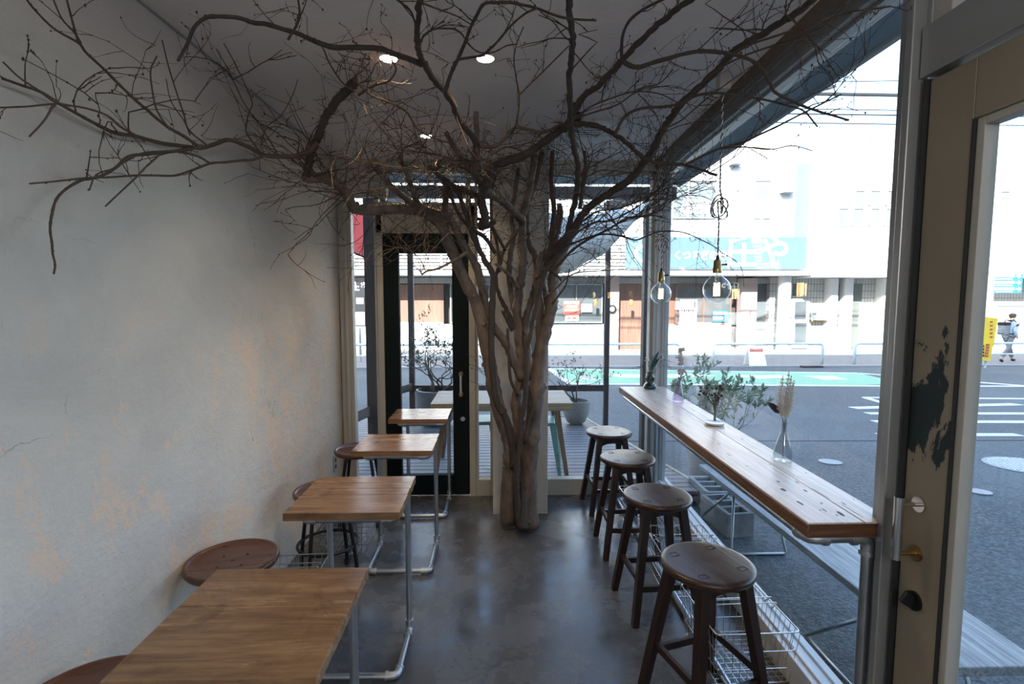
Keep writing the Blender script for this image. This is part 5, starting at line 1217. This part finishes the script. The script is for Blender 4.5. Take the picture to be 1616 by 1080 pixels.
limb([(703, 208), (716, 232), (730, 253), (745, 270), (760, 290)], 2.85, 2.95, .012, .017, 'bark', tw=0)
limb([(594, 264), (605, 280), (618, 295), (635, 308), (660, 330), (685, 350), (705, 372)], 2.85, 3.0, .014, .017, 'bark', tw=.4)
limb([(637, 262), (644, 280), (652, 302), (660, 322), (680, 335)], 2.80, 3.0, .011, .018, 'bark', tw=.1)
limb([(677, 262), (690, 275), (705, 288), (724, 297), (745, 306), (765, 312)], 2.9, 3.15, .010, .016, 'mid_bark', tw=.6)
limb([(702, 283), (703, 305), (702, 335)], 3.0, 3.05, .016, .018, 'bark', tw=0)
limb([(690, 280), (706, 285), (712, 310), (725, 340), (745, 362), (765, 375), (782, 400)], 2.95, 3.1, .007, .012, 'dark_bark', tw=.3)
limb([(772, 425), (758, 395), (748, 360), (742, 330), (741, 295)], 3.2, 3.3, .012, .007, B, tw=.6)
limb([(788, 430), (785, 390), (776, 350), (777, 300), (785, 270)], 3.3, 3.35, .012, .007, B, tw=.6)
limb([(798, 396), (783, 370), (768, 350), (752, 345)], 3.2, 3.1, .009, .010, 'dark_bark', tw=0)
# thick dark S-shaped limb
limb([(757, 358), (766, 350), (764, 335), (759, 318), (766, 295), (775, 275), (780, 262), (800, 255), (820, 248), (839, 238), (862, 222), (885, 205), (900, 192)], 3.0, 2.55, .026, .018, 'dark_bark', n=12, tw=.5)
limb([(758, 358), (768, 357), (780, 351)], 3.0, 3.08, .02, .015, 'dark_bark', tw=0)
# right limbs
limb([(864, 409), (880, 390), (902, 366), (915, 345), (928, 328), (960, 306), (992, 285), (1008, 268), (1021, 251), (1035, 227), (1047, 204), (1060, 185), (1073, 166), (1098, 143), (1124, 119), (1142, 99), (1158, 81), (1185, 64), (1209, 51), (1240, 31), (1268, 13), (1290, -8)], 3.10, 1.55, .024, .010, 'dark_bark', tw=.8)
limb([(880, 400), (896, 366), (904, 332), (910, 300), (913, 273), (908, 240), (902, 213), (900, 190), (900, 170), (898, 128), (901, 95), (904, 64), (900, 30), (898, -8)], 3.1, 1.62, .017, .010, 'dark_bark', tw=.4)
limb([(890, 205), (902, 187), (912, 166), (923, 149), (945, 136), (965, 114), (983, 94), (1005, 70), (1030, 47), (1055, 25), (1077, 8), (1100, -6)], 2.55, 1.58, .017, .008, 'dark_bark', tw=.4)
limb([(983, 97), (995, 104), (1009, 106), (1030, 99), (1055, 92), (1080, 85), (1107, 81), (1141, 83), (1162, 87), (1183, 94), (1198, 105), (1209, 119), (1216, 133), (1222, 145), (1242, 156), (1264, 166), (1283, 173), (1302, 179), (1320, 184), (1339, 190)], 1.95, 1.35, .009, .0025, 'dark_bark', tw=.45)
limb([(981, 90), (981, 72), (983, 55), (990, 38), (1000, 26), (1020, 12), (1051, -3)], 1.9, 1.6, .006, .004, 'dark_bark', n=8, tw=.4)
limb([(902, 196), (925, 196), (945, 200), (962, 208), (979, 217), (997, 234), (1013, 247), (1026, 254), (1038, 258), (1058, 259), (1077, 260), (1105, 268), (1132, 277)], 2.55, 2.30, .014, .006, 'dark_bark', tw=.5)
limb([(1081, 261), (1105, 248), (1132, 236), (1153, 230), (1175, 224), (1200, 212), (1226, 200), (1255, 185), (1285, 170), (1305, 160), (1326, 150)], 2.3, 1.55, .006, .0022, B, n=7, tw=.5)
limb([(970, 213), (978, 196), (987, 183), (1003, 174), (1021, 170), (1042, 169), (1064, 166), (1085, 157), (1107, 149), (1130, 147), (1153, 149), (1180, 153), (1209, 158), (1240, 166), (1268, 175), (1290, 200)], 2.4, 1.6, .008, .0025, B, n=7, tw=.5)
limb([(1158, 82), (1190, 68), (1215, 60), (1245, 50), (1275, 42), (1310, 30), (1345, 18), (1375, 15), (1405, 10)], 1.75, 1.15, .004, .002, B, n=6, tw=.7)
limb([(1073, 168), (1100, 140), (1130, 112), (1170, 90), (1220, 72), (1262, 58), (1300, 40), (1338, 5)], 2.1, 1.3, .004, .002, B, n=6, tw=.6)
limb([(1047, 204), (1075, 190), (1110, 160), (1150, 130), (1185, 105)], 2.3, 1.9, .004, .002, B, n=6, tw=.7)
limb([(1132, 236), (1170, 232), (1215, 236), (1250, 230), (1282, 238)], 2.0, 1.65, .003, .0016, B, n=6, tw=.6)
limb([(872, 396), (900, 386), (928, 375), (950, 370), (970, 371), (988, 375), (1004, 379), (1022, 372), (1038, 366), (1055, 365), (1073, 366), (1090, 371), (1107, 379), (1125, 388), (1141, 400), (1155, 408), (1166, 417), (1172, 430), (1174, 452)], 3.05, 2.35, .0065, .0012, 'dark_bark', n=7, tw=.35)
limb([(845, 440), (860, 428), (880, 420), (900, 398), (925, 380), (960, 362), (990, 345), (1020, 340), (1045, 330), (1056, 300)], 3.1, 2.8, .012, .003, B, n=7, tw=1.6)
limb([(858, 470), (878, 455), (895, 438), (915, 430), (945, 428), (985, 425)], 3.0, 2.8, .006, .0022, B, n=6, tw=.8)
limb([(872, 480), (885, 462), (893, 450), (899, 425)], 3.1, 3.0, .006, .004, B, n=6, tw=.3)
limb([(862, 420), (873, 395), (880, 372), (886, 340), (884, 322)], 3.25, 3.3, .016, .012, 'bark', tw=.2)
limb([(870, 380), (874, 330), (870, 285), (872, 238)], 3.3, 3.2, .018, .014, B, tw=.4)
limb([(912, 310), (918, 280), (924, 262), (922, 238)], 3.0, 2.95, .012, .010, B, tw=.2)
limb([(915, 330), (922, 285), (928, 262)], 3.0, 2.95, .012, .011, B, tw=.2)
limb([(900, 375), (935, 352), (965, 348), (1000, 330), (1030, 308), (1052, 280), (1060, 262)], 3.0, 2.75, .007, .002, B, n=6, tw=1.6)
limb([(905, 362), (940, 335), (975, 330), (1005, 318), (1038, 300)], 3.0, 2.8, .006, .002, B, n=6, tw=1.6)
limb([(900, 190), (935, 178), (975, 165), (1010, 140), (1040, 132), (1062, 110)], 2.5, 2.2, .005, .002, B, n=6, tw=.8)
limb([(890, 200), (930, 170), (965, 155), (1000, 145), (1040, 148), (1075, 165)], 2.55, 2.4, .005, .002, B, n=6, tw=.8)
# lower left hooked branch
limb([(737, 398), (722, 408), (702, 419), (688, 425), (674, 428), (666, 433), (664, 428)], 3.0, 2.85, .010, .004, 'bark', tw=.6)
limb([(562, 128), (585, 150), (606, 158), (640, 175), (660, 205), (690, 220), (720, 228)], 2.3, 2.6, .006, .004, B, n=7, tw=1.2)
limb([(566, 150), (590, 135), (613, 128), (625, 110), (618, 95)], 2.3, 2.1, .006, .003, B, n=7, tw=1.)
limb([(560, 145), (540, 130), (520, 100), (505, 70), (470, 55)], 2.3, 1.9, .004, .002, B, n=6, tw=1.)
limb([(455, 62), (472, 30), (470, -6)], 1.8, 1.6, .004, .003, B, n=6, tw=.6)
limb([(770, 250), (740, 258), (715, 252), (690, 245), (660, 240), (620, 235)], 2.8, 2.6, .005, .002, B, n=6, tw=1.5)
limb([(775, 245), (800, 232), (830, 240), (850, 236)], 2.7, 2.7, .005, .003, B, n=6, tw=1.)

# fine twigs: grown from the limbs, thinner and denser towards the ends
def inside(p): return XL+.03 < p.x < wx(p.y)-.05 and p.z < CZ-.02 and p.y < YF-.08
tw_mb = MB(); bud_mb = MB(); ntw = 0
def grow(p, d, L, r, depth):
    global ntw
    P = [p.copy()]; n = max(4, int(L/.035)); curve = Vector((rt.gauss(0, .2), rt.gauss(0, .2), rt.gauss(.0, .15)))
    for i in range(n):
        d = (d+curve*.55+Vector((rt.gauss(0, .13), rt.gauss(0, .13), rt.gauss(0, .12)))).normalized(); q = P[-1]+d*L/n
        if not inside(q):
            d = Vector((-d.x*.4, d.y-.4, d.z*.2-.1)).normalized(); q = P[-1]+d*L/n
            if not inside(q): break
        P.append(q)
    if len(P) < 3: return
    k = len(P); tw_mb.tube([x-TO for x in P], [r*(1-.5*i/(k-1)) for i in range(k)], 4 if r > .0016 else 3, cap=False); ntw += 1
    if rt.random() < .3: bud_mb.ball(P[-1]-TO, rt.uniform(.0016, .0032), 5, (1, 1, 1.5))
    if depth > 0:
        for j in range(rt.randint(1, 3)):
            i = rt.randint(k//3, k-1); sd = (d+Vector((rt.gauss(0, .6), rt.gauss(0, .6), rt.gauss(.1, .5)))).normalized(); grow(P[i], sd, L*rt.uniform(.35, .7), r*.72, depth-1)
    for j in range(rt.randint(0, 2)):
        i = rt.randint(1, k-1); bud_mb.ball(P[i]-TO, r*1.6, 4)
for P, R, tw in ALL:
    if tw <= 0: continue
    L = sum((b-a).length for a, b in zip(P, P[1:])); mid_y = P[len(P)//2].y
    dens = 20 if mid_y > 2.35 else (15 if mid_y > 1.8 else 8)
    for _ in range(int(L*dens*tw)+1):
        u = rt.random()**.8; i = min(len(P)-2, int(u*(len(P)-1))); p = P[i].lerp(P[i+1], rt.random())
        if p.z < 1.62 and rt.random() < .85: continue
        t_ = (P[i+1]-P[i]).normalized(); d = (t_*rt.uniform(.3, 1.1)+Vector((rt.gauss(0, .6), rt.gauss(0, .5), rt.gauss(.25, .5)))).normalized()
        grow(p, d, rt.uniform(.10, .36) if mid_y > 1.9 else rt.uniform(.05, .2), min(R[i]*.6, rt.uniform(.0014, .003)), 2 if rt.random() < .45 else 1)
# denser tangle of longer whips rising from the pruned heads on both sides
for (x0_, y0_, x1_, y1_, Ya, Yb, n_, dx_) in ((480, 300, 780, 330, 2.6, 3.1, 95, -.25), (440, 250, 620, 310, 2.4, 2.8, 40, -.2), (600, 240, 760, 300, 2.6, 2.95, 50, -.1), (870, 380, 1040, 330, 3.1, 2.85, 70, .6), (880, 300, 1050, 260, 3.0, 2.7, 60, .5), (760, 260, 890, 330, 3.1, 3.25, 50, .0), (620, 420, 740, 390, 2.9, 3.05, 22, -.4)):
    for _ in range(int(n_*.5)):
        u = rt.random(); p = tp(x0_+(x1_-x0_)*u+rt.gauss(0, 8), y0_+(y1_-y0_)*u+rt.gauss(0, 12), Ya+(Yb-Ya)*u)
        best = min(((q-p).length, tuple(q), r_) for P, R, _t in ALL if R[0] > .006 for q, r_ in zip(P[::3], R[::3]))
        d = Vector((dx_+rt.gauss(0, .6), rt.gauss(-.1, .5), rt.gauss(.35, .45))).normalized(); grow(Vector(best[1]), d, rt.uniform(.25, .55), min(best[2]*.7, rt.uniform(.002, .0034)), 2)
o = tw_mb.build('twig', 'twig_bark', tree); o['kind'] = 'stuff'; o = bud_mb.build('bud', 'tree_bud', tree); o['kind'] = 'stuff'
# dense tangle between the forks on both sides
#END
